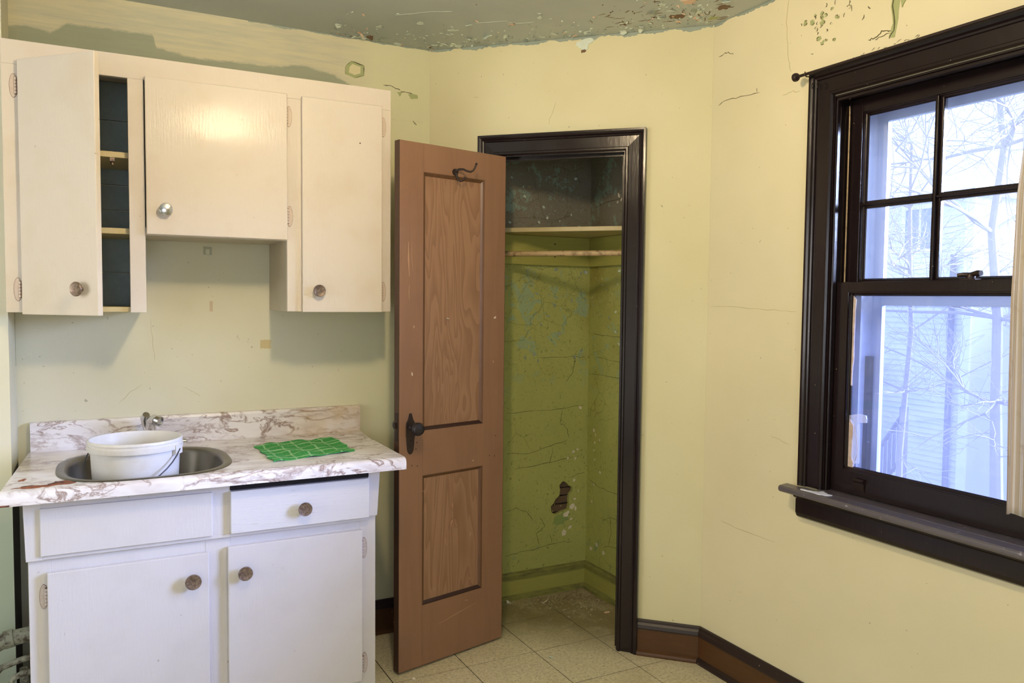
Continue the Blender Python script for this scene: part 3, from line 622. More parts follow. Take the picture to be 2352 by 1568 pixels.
# closet cleats, shelf, rod
cl = tag(empty('closet_cleat', (1.9, CY, 1.6)), 'olive painted wall cleat under the closet shelf', 'cleat')
obj('board', MB().box(1.40, CX, CY-.019, CY, 1.612, 1.752), M['closet_wood'], cl, bevel=.002)
obj('board', MB().box(CX-.019, CX, BCy+.2, CY-.019, 1.612, 1.752), M['closet_wood'], cl, bevel=.002)
obj('rod_block', MB().box(1.50, 1.79, CY-.042, CY-.019, 1.612, 1.70), M['closet_wood'], cl, bevel=.002)
for x_, z_ in ((1.985, 1.715), (1.985, 1.655)): obj('nail_hole', MB().lathe([(.004, 0), (.004, .0012)], (x_, CY-.019, z_), (0, -1, 0), 10), M['crack_dk'], cl)
so = .26*math.sqrt(2); xs = ABx+ABy+so
sp_ = [(xs-CY+.002, CY-.001), (CX-.001, xs-CX+.002), (CX-.001, CY-.001)]
sh = obj('closet_shelf', MB().prism([(a, b, 1.753) for a, b in sp_], [(a, b, 1.773) for a, b in sp_]), M['shelf_cream'], bevel=.002); tag(sh, 'cream painted triangular shelf across the closet corner', 'shelf')
ro = .215; pa = fB.p(.18, 1.645, -ro); pb = fB.p(1.0, 1.645, -ro)
pa = Vector((xs-(.26-ro)*math.sqrt(2)-(CY-.03), CY-.03, 1.652)); pb = Vector((CX-.002, xs-(.26-ro)*math.sqrt(2)-CX, 1.652))
rod = obj('hanging_rod', MB().tube([pa, pb], .0125, 16), M['rod'], smooth=True); tag(rod, 'bare wooden clothes rod below the closet shelf', 'rod')
# closet cracks, flakes on the walls, floor debris
def wflakes(fr, parent, n, box, sizes, mats, stuff=False):
    mb = MB()
    for k in range(n):
        u = rnd.uniform(box[0], box[1]); v = rnd.uniform(box[2], box[3]); r_ = rnd.uniform(*sizes)
        if stuff: flake_mb(fr, u, v, r_, rnd.uniform(.4, 1.2), .0008, mb=mb)
        else: obj('paint_flake', flake_mb(fr, u, v, r_, rnd.uniform(.2, .9), .001), M[rnd.choice(mats)], parent)
    if stuff: obj('curled_paint', mb, M[mats[0]], parent, kind='stuff')
wflakes(fK, closet_back, 60, (1.76, 2.17, 1.15, 1.60), (.005, .012), ('fl_olive', 'fl_olive', 'fl_grey'))
wflakes(fK, closet_back, 18, (1.74, 2.15, 1.80, 2.04), (.004, .011), ('fl_mint', 'fl_grey', 'debris'))
wflakes(fK, closet_back, 260, (1.74, 2.17, 1.05, 1.61), (.002, .006), ('fl_olive',), True)
wflakes(fK, closet_back, 120, (1.74, 2.17, 1.80, 2.04), (.002, .005), ('fl_grey',), True)
wflakes(fS, closet_side, 30, (2.98, 3.33, 1.2, 1.6), (.004, .010), ('fl_olive', 'fl_grey', 'fl_mint'))
wflakes(fS, closet_side, 90, (2.95, 3.33, 1.0, 1.6), (.002, .005), ('fl_olive',), True)
wflakes(fK, closet_back, 70, (1.76, 2.16, .15, .45), (.0015, .005), ('fl_olive',), True)
for (u, v, r_) in ((2.115, .415, .02), (2.135, .40, .016), (2.09, .385, .014), (2.075, .375, .018), (2.11, .35, .012), (2.105, .31, .012), (2.07, .285, .018), (2.13, .45, .009), (2.150, .49, .006), (2.125, .545, .008), (2.085, .66, .007), (2.13, .655, .010), (2.12, .69, .011), (2.142, .70, .007), (2.155, .91, .012)):
    obj('bare_plaster', flake_mb(fK, u, v, r_, .05, .0008), M['fl_white'], closet_back)
obj('bare_plaster', patch_mb(fK, [(2.02, .375), (2.06, .385), (2.10, .37), (2.085, .34), (2.04, .325), (2.005, .345)], .0006, .010, 4), plain('teal_undercoat', srgb(134, 158, 104), .6, col2=srgb(150, 162, 88)), closet_back)
for (u, v, r_) in ((3.30, .80, .014), (3.285, .78, .010), (3.292, .74, .007), (3.296, .70, .009), (3.29, .655, .008), (3.24, .60, .010), (3.295, .53, .008), (3.25, .76, .007), (3.31, .44, .008), (3.26, .235, .012), (3.31, .20, .014), (3.20, .21, .012), (3.12, 1.94, .016), (3.10, 1.92, .010), (3.13, 1.91, .008)):
    obj('bare_plaster', flake_mb(fS, u, v, r_, .05, .0008), M['fl_white'], closet_side)
cracks(fK, closet_back, [[(1.74, .905), (1.95, .906), (2.08, .912), (2.18, .922)], [(2.05, .905), (2.04, .84), (2.08, .81), (2.09, .76)], [(1.74, .43), (1.80, .44), (1.86, .41), (1.89, .37)], [(1.74, .21), (1.82, .22), (1.92, .225), (2.02, .24), (2.12, .235)],
       [(1.93, .24), (1.91, .30), (1.96, .33), (1.93, .38)], [(2.0, .24), (1.99, .29)], [(1.9, 1.166), (2.0, 1.166), (2.12, 1.164), (2.18, 1.165)], [(2.12, 1.16), (2.11, 1.09), (2.07, 1.04)], [(1.78, .63), (1.9, .64), (2.02, .65), (2.12, .665)], [(2.0, .72), (1.98, .64)], [(1.75, .71), (1.85, .70), (1.95, .72), (2.08, .75)], [(2.09, .56), (2.15, .575), (2.19, .578)]], .0016, 'crack_dk')
cracks(fS, closet_side, [[(3.34, .545), (3.26, .53), (3.15, .52), (3.02, .53)], [(3.34, 1.08), (3.2, 1.08), (3.0, 1.075)], [(3.34, 1.28), (3.2, 1.275), (3.0, 1.27)], [(3.22, .36), (3.15, .40), (3.05, .40)], [(3.2, .24), (3.14, .26), (3.02, .27)], [(3.15, .40), (3.14, .33), (3.16, .26)], [(3.3, 1.165), (3.15, 1.16), (3.02, 1.155)]], .0015, 'crack_dk')
cracks(fK, closet_back, [[(1.76, 1.83), (1.9, 1.84), (2.0, 1.83), (2.08, 1.86)]], .0012, 'crack_dk'); cracks(fS, closet_side, [[(3.33, 1.90), (3.2, 1.92), (3.05, 1.93)]], .002, 'crack_dk')
mb = MB(); rnd2 = random.Random(3)
for k in range(900):
    a = rnd2.expovariate(6.5); b = rnd2.expovariate(9); x = CX-.045-a; y = CY-.045-b
    if a+b > .55: continue
    flake_mb(fF, x, y, rnd2.uniform(.002, .008), .42, .0009, mb=mb)
tag(obj('plaster_debris', mb, M['debris']), 'crumbled grey plaster debris heaped in the closet corner', 'debris', kind='stuff')
labs = ['large curled paint flake below the left closet wall', 'thin white paint flake lying flat in the middle of the closet floor', 'pale rounded paint flake nearest the right closet wall', 'small paint flake near the open door on the closet floor', 'grey plaster sheet leaning in the closet back corner', 'white paint flake curled up at the foot of the closet shoe moulding', 'whitish paint flake on the tiles in front of the closet', 'pale paint scrap on the tiles below the open door']
fls = [((1.895, 3.238), .020, .9, 'fl_white'), ((1.93, 3.12), .010, .3, 'fl_white'), ((2.09, 3.005), .018, .25, 'fl_pink'), ((1.80, 3.25), .010, .4, 'debris'), ((2.01, 3.27), .040, .15, 'debris'), ((1.735, 3.305), .014, .9, 'fl_white'), ((1.62, 2.72), .018, .4, 'fl_mint'), ((1.06, 2.79), .012, .4, 'fl_white')]
for ((x, y), r_, c_, mt), lb in zip(fls, labs):
    tag(obj('paint_flake', flake_mb(fF, x, y, r_, c_, .001, .0006, .7), M[mt], loc=(x, y, 0)), lb, 'paint flake')

# ------------------------------------------------------------------ open closet door
door = S(empty('door_1', (1.522, 2.966, 0), R(193.6)))
def D(nm, mb, mt, par=door, **k): return obj(nm, mb, M[mt], par, local=True, **k)
T_ = .035; DW = .519; Z0, Z1 = .010, 2.035
xa, xb = .112, .412
zs = (.250, .763, .938, 1.928)
D('stile', MB().box(.0, xa, -T_, 0, Z0, Z1), 'door_wood', bevel=.0015); D('stile', MB().box(xb, DW, -T_, 0, Z0, Z1), 'door_wood', bevel=.0015)
for a, b in ((Z0, zs[0]), (zs[1], zs[2]), (zs[3], Z1)): D('rail', MB().box(xa, xb, -T_+.0003, -.0003, a, b), 'door_wood')
for a, b in ((zs[0], zs[1]), (zs[2], zs[3])):
    D('panel', MB().box(xa, xb, -T_+.012, -.010, a, b), 'door_panel')
    fD = Frame((0, 0, 0), (1, 0, 0), (0, 0, 1), (0, 1, 0)); pr = [(0, -.010), (0, -.0005), (.003, -.0005), (.004, -.003), (.007, -.0045), (.010, -.007), (.014, -.010)]
    for (p, q, ou, mt) in (((xa, a), (xa, b), (1, 0), 'mould'), ((xb, b), (xb, a), (-1, 0), 'mould'), ((xa, b), (xb, b), (0, -1), 'mould'), ((xa, a), (xb, a), (0, 1), 'mould_dark')):
        o_ = D('panel_moulding', casing(fD, p, q, ou, -1, -1, pr), mt)
        if mt == 'mould_dark': o_['label'] = 'dark stained lower moulding'
D('latch_edge', MB().box(DW, DW+.0012, -T_+.001, -.001, Z0, Z1), 'door_edge')
lp = D('latch_plate', MB().box(DW+.0012, DW+.0028, -T_+.008, -.008, .905, 1.015), 'iron'); D('latch_bolt', MB().box(DW+.0028, DW+.011, -T_+.012, -.014, .955, .978), 'iron', lp)
# rosette and knob
ros = [(0, 1.012), (.006, 1.009), (.009, .997), (.013, .985), (.019, .976), (.021, .968), (.021, .925), (.0185, .915), (.017, .895), (.014, .868), (.008, .857), (0, .853)]
cx_ = .470; lpts = [(cx_+a, z) for a, z in ros]+[(cx_-a, z) for a, z in reversed(ros[1:-1])]
hd = D('handle', slab2(lpts, [], lambda a, b: Vector((a, .004, b)), (0, -.004, 0)), 'iron', bevel=.0015); hd['label'] = 'dark iron escutcheon plate with a round knob'
D('knob', MB().lathe([(.011, 0), (.011, .004), (.008, .008), (.0075, .022), (.012, .030), (.0215, .036), (.0255, .044), (.0255, .054), (.022, .061), (.015, .0635), (.0145, .0625), (.006, .0645), (0, .0645)], (cx_, .003, .956), (0, 1, 0), 32), 'iron_blue', hd, smooth=True)
D('keyhole', MB().lathe([(.0035, 0), (.0035, .001)], (cx_, .004, .905), (0, 1, 0), 12), 'void', hd)
D('knob', MB().lathe([(.011, 0), (.008, .008), (.0075, .022), (.0215, .036), (.0255, .046), (.022, .056), (0, .06)], (cx_, -T_, .956), (0, -1, 0), 24), 'iron_blue', smooth=True)
# coat hook
hk = D('coat_hook', MB().lathe([(0, .0062), (.006, .006), (.0125, .005), (.0135, .002), (.0135, 0)], (.263, 0, 1.943), (0, 1, 0), 20), 'iron', smooth=True); hk['label'] = 'double prong black iron coat hook'
D('upper_prong', MB().tube([(.263, .005, 1.947), (.256, .020, 1.953), (.250, .038, 1.951), (.243, .052, 1.943), (.235, .064, 1.940), (.228, .072, 1.946), (.224, .076, 1.956), (.221, .079, 1.967)], [.0055, .0045, .0042, .004, .004, .0038, .0038, .004], 10), 'iron', hk, smooth=True)
D('prong_ball', MB().lathe([(0, -.005), (.0035, -.0035), (.005, 0), (.0035, .0035), (0, .005)], (.220, .080, 1.970), (0, 0, 1), 12), 'iron', hk, smooth=True)
D('lower_prong', MB().tube([(.262, .004, 1.940), (.262, .010, 1.924), (.260, .016, 1.912), (.255, .024, 1.906), (.250, .032, 1.908), (.246, .038, 1.916), (.244, .040, 1.922)], [.006, .005, .0042, .004, .004, .004, .0042], 10), 'iron', hk, smooth=True)
# hinges between leaf and casing
for z in (.25, 1.72):
    D('hinge', MB().tube([(-.004, -T_-.004, z), (-.004, -T_-.004, z+.09)], .006, 10), 'iron', smooth=True)
# scratches and paint marks on the door
fD0 = Frame((0, 0, 0), (1, 0, 0), (0, 0, 1), (0, 1, 0))
M['scratch'] = plain('light_scratch', srgb(184, 148, 118), .5); M['chipw'] = plain('white_paint_chip', srgb(214, 196, 180), .6)
for (u, v, du, dv, w) in ((.480, 1.66, -.004, -.13, .006), (.466, 1.66, -.006, -.11, .0015), (.476, 1.50, 0, -.06, .003), (.33, .155, -.19, .04, .0022), (.18, .215, .02, .004, .004), (.42, .70, -.03, .004, .0015), (.26, .63, .0, -.03, .0012), (.25, .565, -.008, -.04, .0008), (.262, .56, .01, -.03, .0008)):
    D('scratch', strip(fD0, [(u, v), (u+du*.5+.002, v+dv*.5), (u+du, v+dv)], w, .0004 if not (xa < u < xb and .26 < v < .76) else -.0094), 'scratch')
for (u, v, r_) in ((.052, 1.372, .008), (.462, 1.16, .009), (.455, 1.34, .006), (.06, 1.19, .006), (.162, .79, .004), (.29, 1.37, .004)):
    D('paint_mark', flake_mb(fD0, u, v, r_, .02, .0005, -.0094 if (xa < u < xb and not .763 < v < .94) else 0), 'chipw' if r_ != .006 else 'scratch')
for (u, v) in ((.44, .895), (.443, .87), (.462, .808), (.437, .803), (.045, .88), (.075, .80), (.048, .795)):
    D('screw_hole', MB().lathe([(.0022, -.001), (.0022, .0006)], (u, 0, v), (0, 1, 0), 8), 'void')

# ------------------------------------------------------------------ hinges and knobs of cabinets
def hinge(parent, x, y, z, side, mt='hinge', h=.056, local=False):
    """oval leaf hinge lying on the face frame; side -1: barrel at the left edge of the plate"""
    n_ = 14; pl = [(x+side*.0075+math.cos(2*math.pi*k/n_)*.0095, z+math.sin(2*math.pi*k/n_)*h/2) for k in range(n_)]
    hp = obj('hinge', slab2(pl, [], lambda a, b: Vector((a, y-.0015, b)), (0, .0015, 0)), M[mt], parent, local=local)
    mb = MB()
    for k in range(5):
        z0 = z-h*.36+k*h*.144; mb.tube([(x-side*.0005, y-.005, z0+.0006), (x-side*.0005, y-.005, z0+h*.144-.0006)], .0036, 8)
    return hp, mb
def add_hinge(parent, x, y, z, side, mt='hinge'):
    hp, mb = hinge(parent, x, y, z, side, mt); hp['label'] = 'painted over oval hinge'
    return hp
def hinge_all(parent, x, y, z, side, mt='hinge'):
    """plate with knuckled barrel as one part (never a fourth level)"""
    n_ = 18; h = .072; m_ = {'hinge': 'hinge', 'hinge_low': 'hinge_low'}[mt]
    pl = [(x+side*.006+math.cos(2*math.pi*k/n_)*.0105, z+math.sin(2*math.pi*k/n_)*h/2) for k in range(n_)]
    dark = [(x+side*.006+math.cos(2*math.pi*k/n_)*.0114, z+math.sin(2*math.pi*k/n_)*(h/2+.0012)) for k in range(n_)]
    mb = slab2(pl, [], lambda a, b: Vector((a, y-.0019, b)), (0, .0018, 0))
    for k in range(5):
        z0 = z-h*.36+k*h*.144; mb.tube([(x-side*.0005, y-.005, z0+.0008), (x-side*.0005, y-.005, z0+h*.144-.0008)], .0044, 8)
    nf = len(mb.f)
    mb.add(*(lambda q: (q.v, q.f))(slab2(dark, [], lambda a, b: Vector((a, y-.0009, b)), (0, .0008, 0))))
    mb.tube([(x-side*.0005, y-.005, z-h*.37), (x-side*.0005, y-.005, z+h*.37)], .0034, 8)
    o_ = obj('hinge', mb, M[m_], parent); o_.data.materials.append(M['hinge_gap'])
    for i, p_ in enumerate(o_.data.polygons):
        if i >= nf: p_.material_index = 1
    return o_
def knob(parent, c, axis, mt, r_=.0145, dome=False, local=False, nm='knob'):
    r_ *= 1.38
    pr = [(.007, 0), (.006, .004), (.0055, .012), (.010, .016), (r_, .019), (r_, .023), (r_*.93, .0255)]
    pr += [(r_*.6, .028), (0, .0295)] if dome else [(r_*.8, .0245), (0, .0242)]
    return obj(nm, MB().lathe(pr, c, axis, 28), M[mt], parent, local=local, smooth=True)

# ------------------------------------------------------------------ wall cabinet
FY = 2.937
wc = tag(empty('wall_cabinet', (.39, FY, 1.39)), 'cream white painted wall cabinet with three doors, the left one ajar', 'cabinet')
CB = 1.392; CT = 2.233; MBZ = 1.650
def W(nm, mb, mt='cab_up', **k): return obj(nm, mb, M[mt], wc, **k)
W('top_rail', MB().box(-.238, 1.014, FY, FY+.019, 2.158, CT), bevel=.0015)
W('stile', MB().box(-.238, -.193, FY, FY+.019, CB, 2.158), bevel=.0012)
W('stile', MB().box(.112, .160, FY, FY+.019, CB, 2.158), bevel=.0012)
W('stile', MB().box(.624, .676, FY, FY+.019, CB+.004, 2.158), bevel=.0012)
W('stile', MB().box(.972, 1.014, FY, FY+.019, CB+.004, 2.158), bevel=.0012)
W('middle_rail', MB().box(.160, .624, FY, FY+.019, MBZ, 1.675), bevel=.001)
W('side_panel', MB().box(-.238, -.222, FY+.019, YA-.001, CB, CT), bevel=.001)
W('side_panel', MB().box(.998, 1.014, FY+.019, YA-.001, CB+.004, CT), bevel=.001)
W('partition', MB().box(.144, .160, FY+.019, YA-.001, CB, CT-.018), 'cab_under'); W('partition', MB().box(.624, .640, FY+.019, YA-.001, CB+.004, CT-.018), 'cab_under')
W('top_panel', MB().box(-.222, .998, FY+.019, YA-.001, CT-.018, CT-.002))
W('bottom_panel', MB().box(-.222, .144, FY+.0195, YA-.001, CB+.002, CB+.018), 'shelf_cream'); W('bottom_panel', MB().box(.160, .624, FY+.0195, YA-.001, MBZ+.003, MBZ+.018), 'cab_under'); W('bottom_panel', MB().box(.640, .998, FY+.0195, YA-.001, CB+.004, CB+.02), 'cab_under')
for a, b in ((1.410, 1.53), (1.532, 1.655), (1.657, 1.755), (1.757, 1.845), (1.847, 1.925), (1.927, 2.075), (2.077, 2.213)):
    W('back_board', MB().box(-.221, .143, YA-.014+rnd.uniform(0, .004), YA-.001, a+.001, b-.001), 'cab_inside')
for z in (1.652, 1.902): W('shelf', MB().box(-.2215, .1435, FY+.03, YA-.015, z, z+.019), 'shelf_cream', bevel=.001)
W('inner_face', MB().box(.1425, .1435, FY+.02, YA-.015, 1.411, 2.21), 'cab_inside'); W('inner_face', MB().box(-.2215, -.2205, FY+.02, YA-.015, 1.411, 2.21), 'cab_inside')
ct_ = W('shelf_catch', MB().box(.058, .072, FY+.032, FY+.05, 1.890, 1.902).tube([(.065, FY+.045, 1.892), (.065, FY+.045, 1.880)], .005, 10), 'nickel_worn')
DF = FY-.020
d2 = W('door', MB().box(.1625, .6225, DF, FY-.0022, 1.652, 2.168), bevel=.0025, loc=(.6225-.39, DF-FY, .3), rz=0)
knob(d2, (.220, DF, 1.734), (0, -1, 0), 'nickel', .0155, True); hinge_all(d2, .6255, FY, 2.092, 1); hinge_all(d2, .6275, FY, 1.738, 1)
d3 = W('door', MB().box(.675, .974, DF, FY-.0022, CB+.002, 2.166), bevel=.0025)
knob(d3, (.731, DF, 1.472), (0, -1, 0), 'nickel_worn', .016); hinge_all(d3, .977, FY, 2.092, 1); hinge_all(d3, .978, FY, 1.472, 1)
obj('dent', MB().lathe([(.003, 0), (.002, .0006)], (.888, DF, 2.02), (0, -1, 0), 8), M['hinge_gap'], d3)
# the open door: local x along the leaf, front face at local y = 0
da = R(-46); hx0, hy0 = -.195, FY-.018
d1 = obj('door', MB().box(0, .302, 0, .019, CB-.006, 2.170), M['cab_up'], wc, loc=(hx0-.39, hy0-FY, -1.39), rz=da, local=True, bevel=.0022)
d1['label'] = 'left door standing ajar'
knob(d1, (.240, 0, 1.466), (0, -1, 0), 'nickel_worn', .016, local=True)
for z in (2.092, 1.464):
    hinge_all(wc, -.200, FY, z, -1)
for z in (2.092, 1.464): obj('hinge_barrel', MB().tube([(-.001, .004, z-.02), (-.001, .004, z+.02)], .003, 8), M['hinge_gap'], d1, local=True)

# ------------------------------------------------------------------ base cabinet
BY = 2.667
bcab = tag(empty('base_cabinet', (.34, BY, 0)), 'white painted base cabinet with one drawer and two doors under the worktop', 'cabinet')
def Bp(nm, mb, mt='cab_low', **k): return obj(nm, mb, M[mt], bcab, **k)
Bp('side_panel', MB().box(-.178, -.162, BY+.019, YA-.002, .002, .852), bevel=.001); Bp('side_panel', MB().box(.851, .867, BY+.019, YA-.002, .002, .852), bevel=.001)
Bp('back_panel', MB().box(-.162, .851, YA-.02, YA-.003, .1, .85), 'cab_inside'); Bp('bottom_panel', MB().box(-.162, .851, BY+.02, YA-.02, .085, .10), 'cab_inside')
Bp('toe_board', MB().box(-.162, .851, BY+.06, BY+.075, .002, .085), 'cab_low')
for a, b in ((-.178, -.120), (.305, .382), (.810, .867)): Bp('stile', MB().box(a, b, BY, BY+.019, .075, .852), bevel=.0015)
Bp('rail', MB().box(-.120, .305, BY+.0004, BY+.0186, .632, .70)); Bp('rail', MB().box(.382, .810, BY+.0004, BY+.0186, .640, .70)); Bp('rail', MB().box(-.120, .305, BY+.0004, BY+.0186, .075, .13)); Bp('rail', MB().box(.382, .810, BY+.0004, BY+.0186, .075, .13))
# proud apron round the drawer and the dummy drawer front
AY = BY-.011
Bp('apron_stile', MB().prism([(-.188, AY, .852), (-.186, BY, .852), (-.178, BY, .676), (-.183, AY, .676)], [(-.140, AY, .852), (-.140, BY, .852), (-.140, BY, .676), (-.140, AY, .676)]), bevel=.001)
Bp('apron_stile', MB().prism([(.836, AY, .852), (.836, BY, .852), (.836, BY, .690), (.836, AY, .690)], [(.880, AY, .852), (.880, BY, .852), (.868, BY, .690), (.870, AY, .690)]), bevel=.001)
Bp('apron_rail', MB().box(-.140, .836, AY, BY, .677, .6885), bevel=.001); Bp('apron_stile', MB().box(.318, .384, AY, BY, .6886, .852), bevel=.0005); Bp('top_rail', MB().box(-.14, .318, AY+.0005, BY, .828, .852)); Bp('top_rail', MB().box(.380, .838, AY-.002, BY, .829, .853), 'void')  # void-coloured rail paints in the shaded gap above the drawer
Bp('false_drawer_front', MB().box(-.1455, .3255, BY-.019, AY+.004, .689, .829), bevel=.002)
dr = Bp('drawer', MB().box(.380, .836, BY-.027, AY+.006, .690, .827).box(.39, .826, AY+.006, 3.1, .70, .815), 'drawer', bevel=.0022)
knob(dr, (.612, BY-.027, .749), (0, -1, 0), 'nickel_worn', .0165)
dl = Bp('door', MB().box(-.130, .314, BY-.019, BY-.0020, .112, .637), bevel=.0022); knob(dl, (.265, BY-.019, .556), (0, -1, 0), 'nickel_worn', .0175)
hinge_all(dl, -.134, BY, .565, -1, 'hinge_low'); hinge_all(dl, -.134, BY, .18, -1, 'hinge_low')
drr = Bp('door', MB().box(.372, .815, BY-.019, BY-.0020, .112, .646), bevel=.0022); knob(drr, (.422, BY-.019, .559), (0, -1, 0), 'nickel_worn', .0165)
hinge_all(drr, .819, BY, .578, 1, 'hinge_low'); hinge_all(drr, .821, BY, .168, 1, 'hinge_low')

# ------------------------------------------------------------------ worktop, sink, tap
SX, SY, SA, SB = .150, 2.884, .262, .262
def sup(a, b, n_=2.9, k=56): return [(SX+a*math.copysign(abs(math.cos(t))**(2/n_), math.cos(t)), SY+b*math.copysign(abs(math.sin(t))**(2/n_), math.sin(t))) for t in [2*math.pi*i/k for i in range(k)]]
wt = tag(empty('worktop', (.37, 2.93, .855)), 'white marbled laminate worktop with a burnt patch beside the sink', 'worktop')
ZT = .895; FYc = 2.622
obj('worktop_slab', slab2([(-.238, FYc), (.958, FYc), (.966, YA-.002), (-.204, YA-.002)], [sup(SA-.012, SB-.012)], lambda a, b: Vector((a, b, ZT)), (0, 0, -.040)), M['marble'], wt)
roll_ = [(FYc, ZT), (FYc-.008, ZT-.0012), (FYc-.015, ZT-.005), (FYc-.0195, ZT-.011), (FYc-.021, ZT-.018), (FYc-.021, ZT-.040), (FYc, ZT-.040)]
obj('rolled_edge', MB().prism([(-.2385, y, z) for y, z in roll_], [(.957, y, z) for y, z in roll_]), M['marble'], wt, smooth=True)
BSY = 3.238
bsp = [(BSY, ZT), (BSY, ZT+.094), (BSY+.003, ZT+.100), (BSY+.008, ZT+.103), (YA-.001, ZT+.103), (YA-.001, ZT)]
obj('backsplash', MB().prism([(-.201, y, z) for y, z in bsp], [(.986, y, z) for y, z in bsp]), M['marble'], wt)
obj('worktop_slab', MB().prism([(.966, YA-.002, ZT-.04), (.986, YA-.002, ZT-.04), (.962, 3.05, ZT-.04)], [(.966, YA-.002, ZT), (.986, YA-.002, ZT), (.962, 3.05, ZT)]), M['marble'], wt)
fT = Frame((0, 0, ZT), (1, 0, 0), (0, 1, 0), (0, 0, 1))
obj('burnt_patch', patch_mb(fT, [(-.215, 2.648), (-.18, 2.672), (-.13, 2.668), (-.105, 2.700), (-.06, 2.712), (-.045, 2.69), (-.06, 2.655), (-.12, 2.640), (-.175, 2.635)], .0006, .006, 4), M['chip'], wt)
obj('burnt_patch', patch_mb(fT, [(-.205, 2.75), (-.19, 2.785), (-.18, 2.775), (-.19, 2.745)], .0006, .004, 3), M['chip'], wt)
obj('chipped_corner', MB().box(-.2392, -.215, FYc-.0215, FYc-.0205, ZT-.040, ZT-.035), M['chip'], wt)
sk = tag(empty('sink', (SX, SY, .745)), 'round stainless steel sink bowl set into the worktop under the bucket', 'sink')
L = []
for a, z in ((SA, ZT+.0005), (SA-.003, ZT+.0022), (SA-.012, ZT+.003), (SA-.024, ZT+.0018), (SA-.030, ZT-.004), (SA-.034, ZT-.015), (SA-.045, ZT-.110), (SA-.055, ZT-.135), (SA-.085, ZT-.148), (.05, ZT-.152), (.03, ZT-.154)):
    L.append([(x, y, z) for x, y in sup(a, a, 2.9 if a > .1 else 2)])
for a, z in ((.03, ZT-.156), (.05, ZT-.154), (SA-.085, ZT-.150), (SA-.053, ZT-.137), (SA-.043, ZT-.110), (SA-.032, ZT-.015), (SA-.028, ZT-.004), (SA-.022, ZT+.0008), (SA-.004, ZT+.0006)): L.append([(x, y, z) for x, y in sup(a, a, 2.9 if a > .1 else 2)])
obj('bowl', MB().loops(L, True), M['steel'], sk, smooth=True)
obj('drain', MB().lathe([(.03, 0), (.03, .002), (.02, .001), (0, .0005)], (SX, SY, ZT-.1555), (0, 0, 1), 24), M['chrome'], sk)
fc = tag(empty('faucet', (.19, 3.19, ZT)), 'chrome sink faucet behind the white bucket', 'faucet')
obj('base', MB().tube([(.095, 3.192, ZT+.010), (.10, 3.192, ZT+.010), (.19, 3.192, ZT+.011), (.285, 3.192, ZT+.010), (.302, 3.192, ZT+.010), (.307, 3.192, ZT+.009)], [.006, .013, .016, .013, .012, .004], 14), M['chrome'], fc, smooth=True)
obj('body', MB().lathe([(.019, 0), (.018, .03), (.017, .055), (.012, .062), (0, .064)], (.178, 3.192, ZT), (0, 0, 1), 20), M['chrome'], fc, smooth=True)
obj('spout', MB().tube([(.180, 3.180, ZT+.045), (.180, 3.158, ZT+.078), (.183, 3.130, ZT+.104), (.190, 3.108, ZT+.112), (.197, 3.092, ZT+.108)], [.017, .0185, .0175, .0165, .0175], 14), M['chrome'], fc, smooth=True)
obj('aerator', MB().lathe([(.0182, 0), (.0182, .016), (.0145, .0165), (.014, .012), (0, .012)], (.196, 3.094, ZT+.110), (.62, -.55, -.25), 18), M['nickel'], fc, smooth=True)
obj('lever', MB().tube([(.178, 3.192, ZT+.055), (.168, 3.188, ZT+.085), (.162, 3.176, ZT+.108), (.166, 3.160, ZT+.122)], [.016, .0175, .016, .012], 12), M['chrome'], fc, smooth=True)

# bucket
bk = tag(empty('bucket', (.118, 2.862, .745)), 'white plastic bucket with a wire bail standing in the sink', 'bucket')
bx, by, bz = .118, 2.862, .7455; bh = .240
pr = [(0, .004), (.110, .004), (.120, .001), (.124, .010), (.1335, bh-.035), (.1345, bh-.034), (.1425, bh-.034), (.1435, bh-.030), (.1435, bh-.018), (.1395, bh-.0165), (.1395, bh-.010), (.1415, bh-.009), (.1415, bh-.002), (.140, bh), (.1365, bh), (.135, bh-.003), (.130, bh-.040), (.120, .012), (0, .008)]
obj('body', MB().lathe(pr, (bx, by, bz), (0, 0, 1), 56), M['bucket'], bk, smooth=True)
def ang(t, r_, z): return Vector((bx+math.cos(t)*r_, by+math.sin(t)*r_, z))
for t in (R(-30), R(150)):
    a_, b_ = t-.16, t+.16; Lq = [[ang(q, .1345, bz+bh-.050), ang(q, .146, bz+bh-.050), ang(q, .1465, bz+bh-.020), ang(q, .1345, bz+bh-.020)] for q in (a_, t-.05, t+.05, b_)]
    obj('handle_lug', MB().loops(Lq, True, True, True), M['bucket'], bk)
wp = []
for k in range(21):
    q = R(-30)-R(180)*k/20; dip = math.sin(math.pi*k/20); c_ = ang(q, .147+.012*dip, bz+bh-.034-.115*dip); wp.append(c_)
obj('bail', MB().tube(wp, .0022, 8), M['wire'], bk, smooth=True)

# dishcloth
cn = [Vector((.520, 3.040)), Vector((.828, 3.098)), Vector((.832, 2.788)), Vector((.528, 2.712))]
mb = MB(); N_ = 26; uvs = []; rn = random.Random(5)
def ch(a, b): return .0035+.0022*math.sin(a*17+b*5)+.0018*math.sin(b*23-a*7)+.004*math.exp(-((a-.42)**2+(b-.25)**2)*90)+.003*max(0, .12-min(a, 1-a, b, 1-b))*6*(.5+.5*math.sin(a*31+b*27))
L = []
for j in range(N_+1):
    row = []
    for i in range(N_+1):
        a, b = i/N_, j/N_; p = cn[3].lerp(cn[2], a).lerp(cn[0].lerp(cn[1], a), b)
        e = .004*math.sin(a*21+b*3)*(1 if j in (0, N_) else 0); f_ = .004*math.sin(b*19)*(1 if i in (0, N_) else 0)
        row.append((p.x+f_, p.y+e, ZT+ch(a, b))); uvs.append((a, b))
    L.append(row)
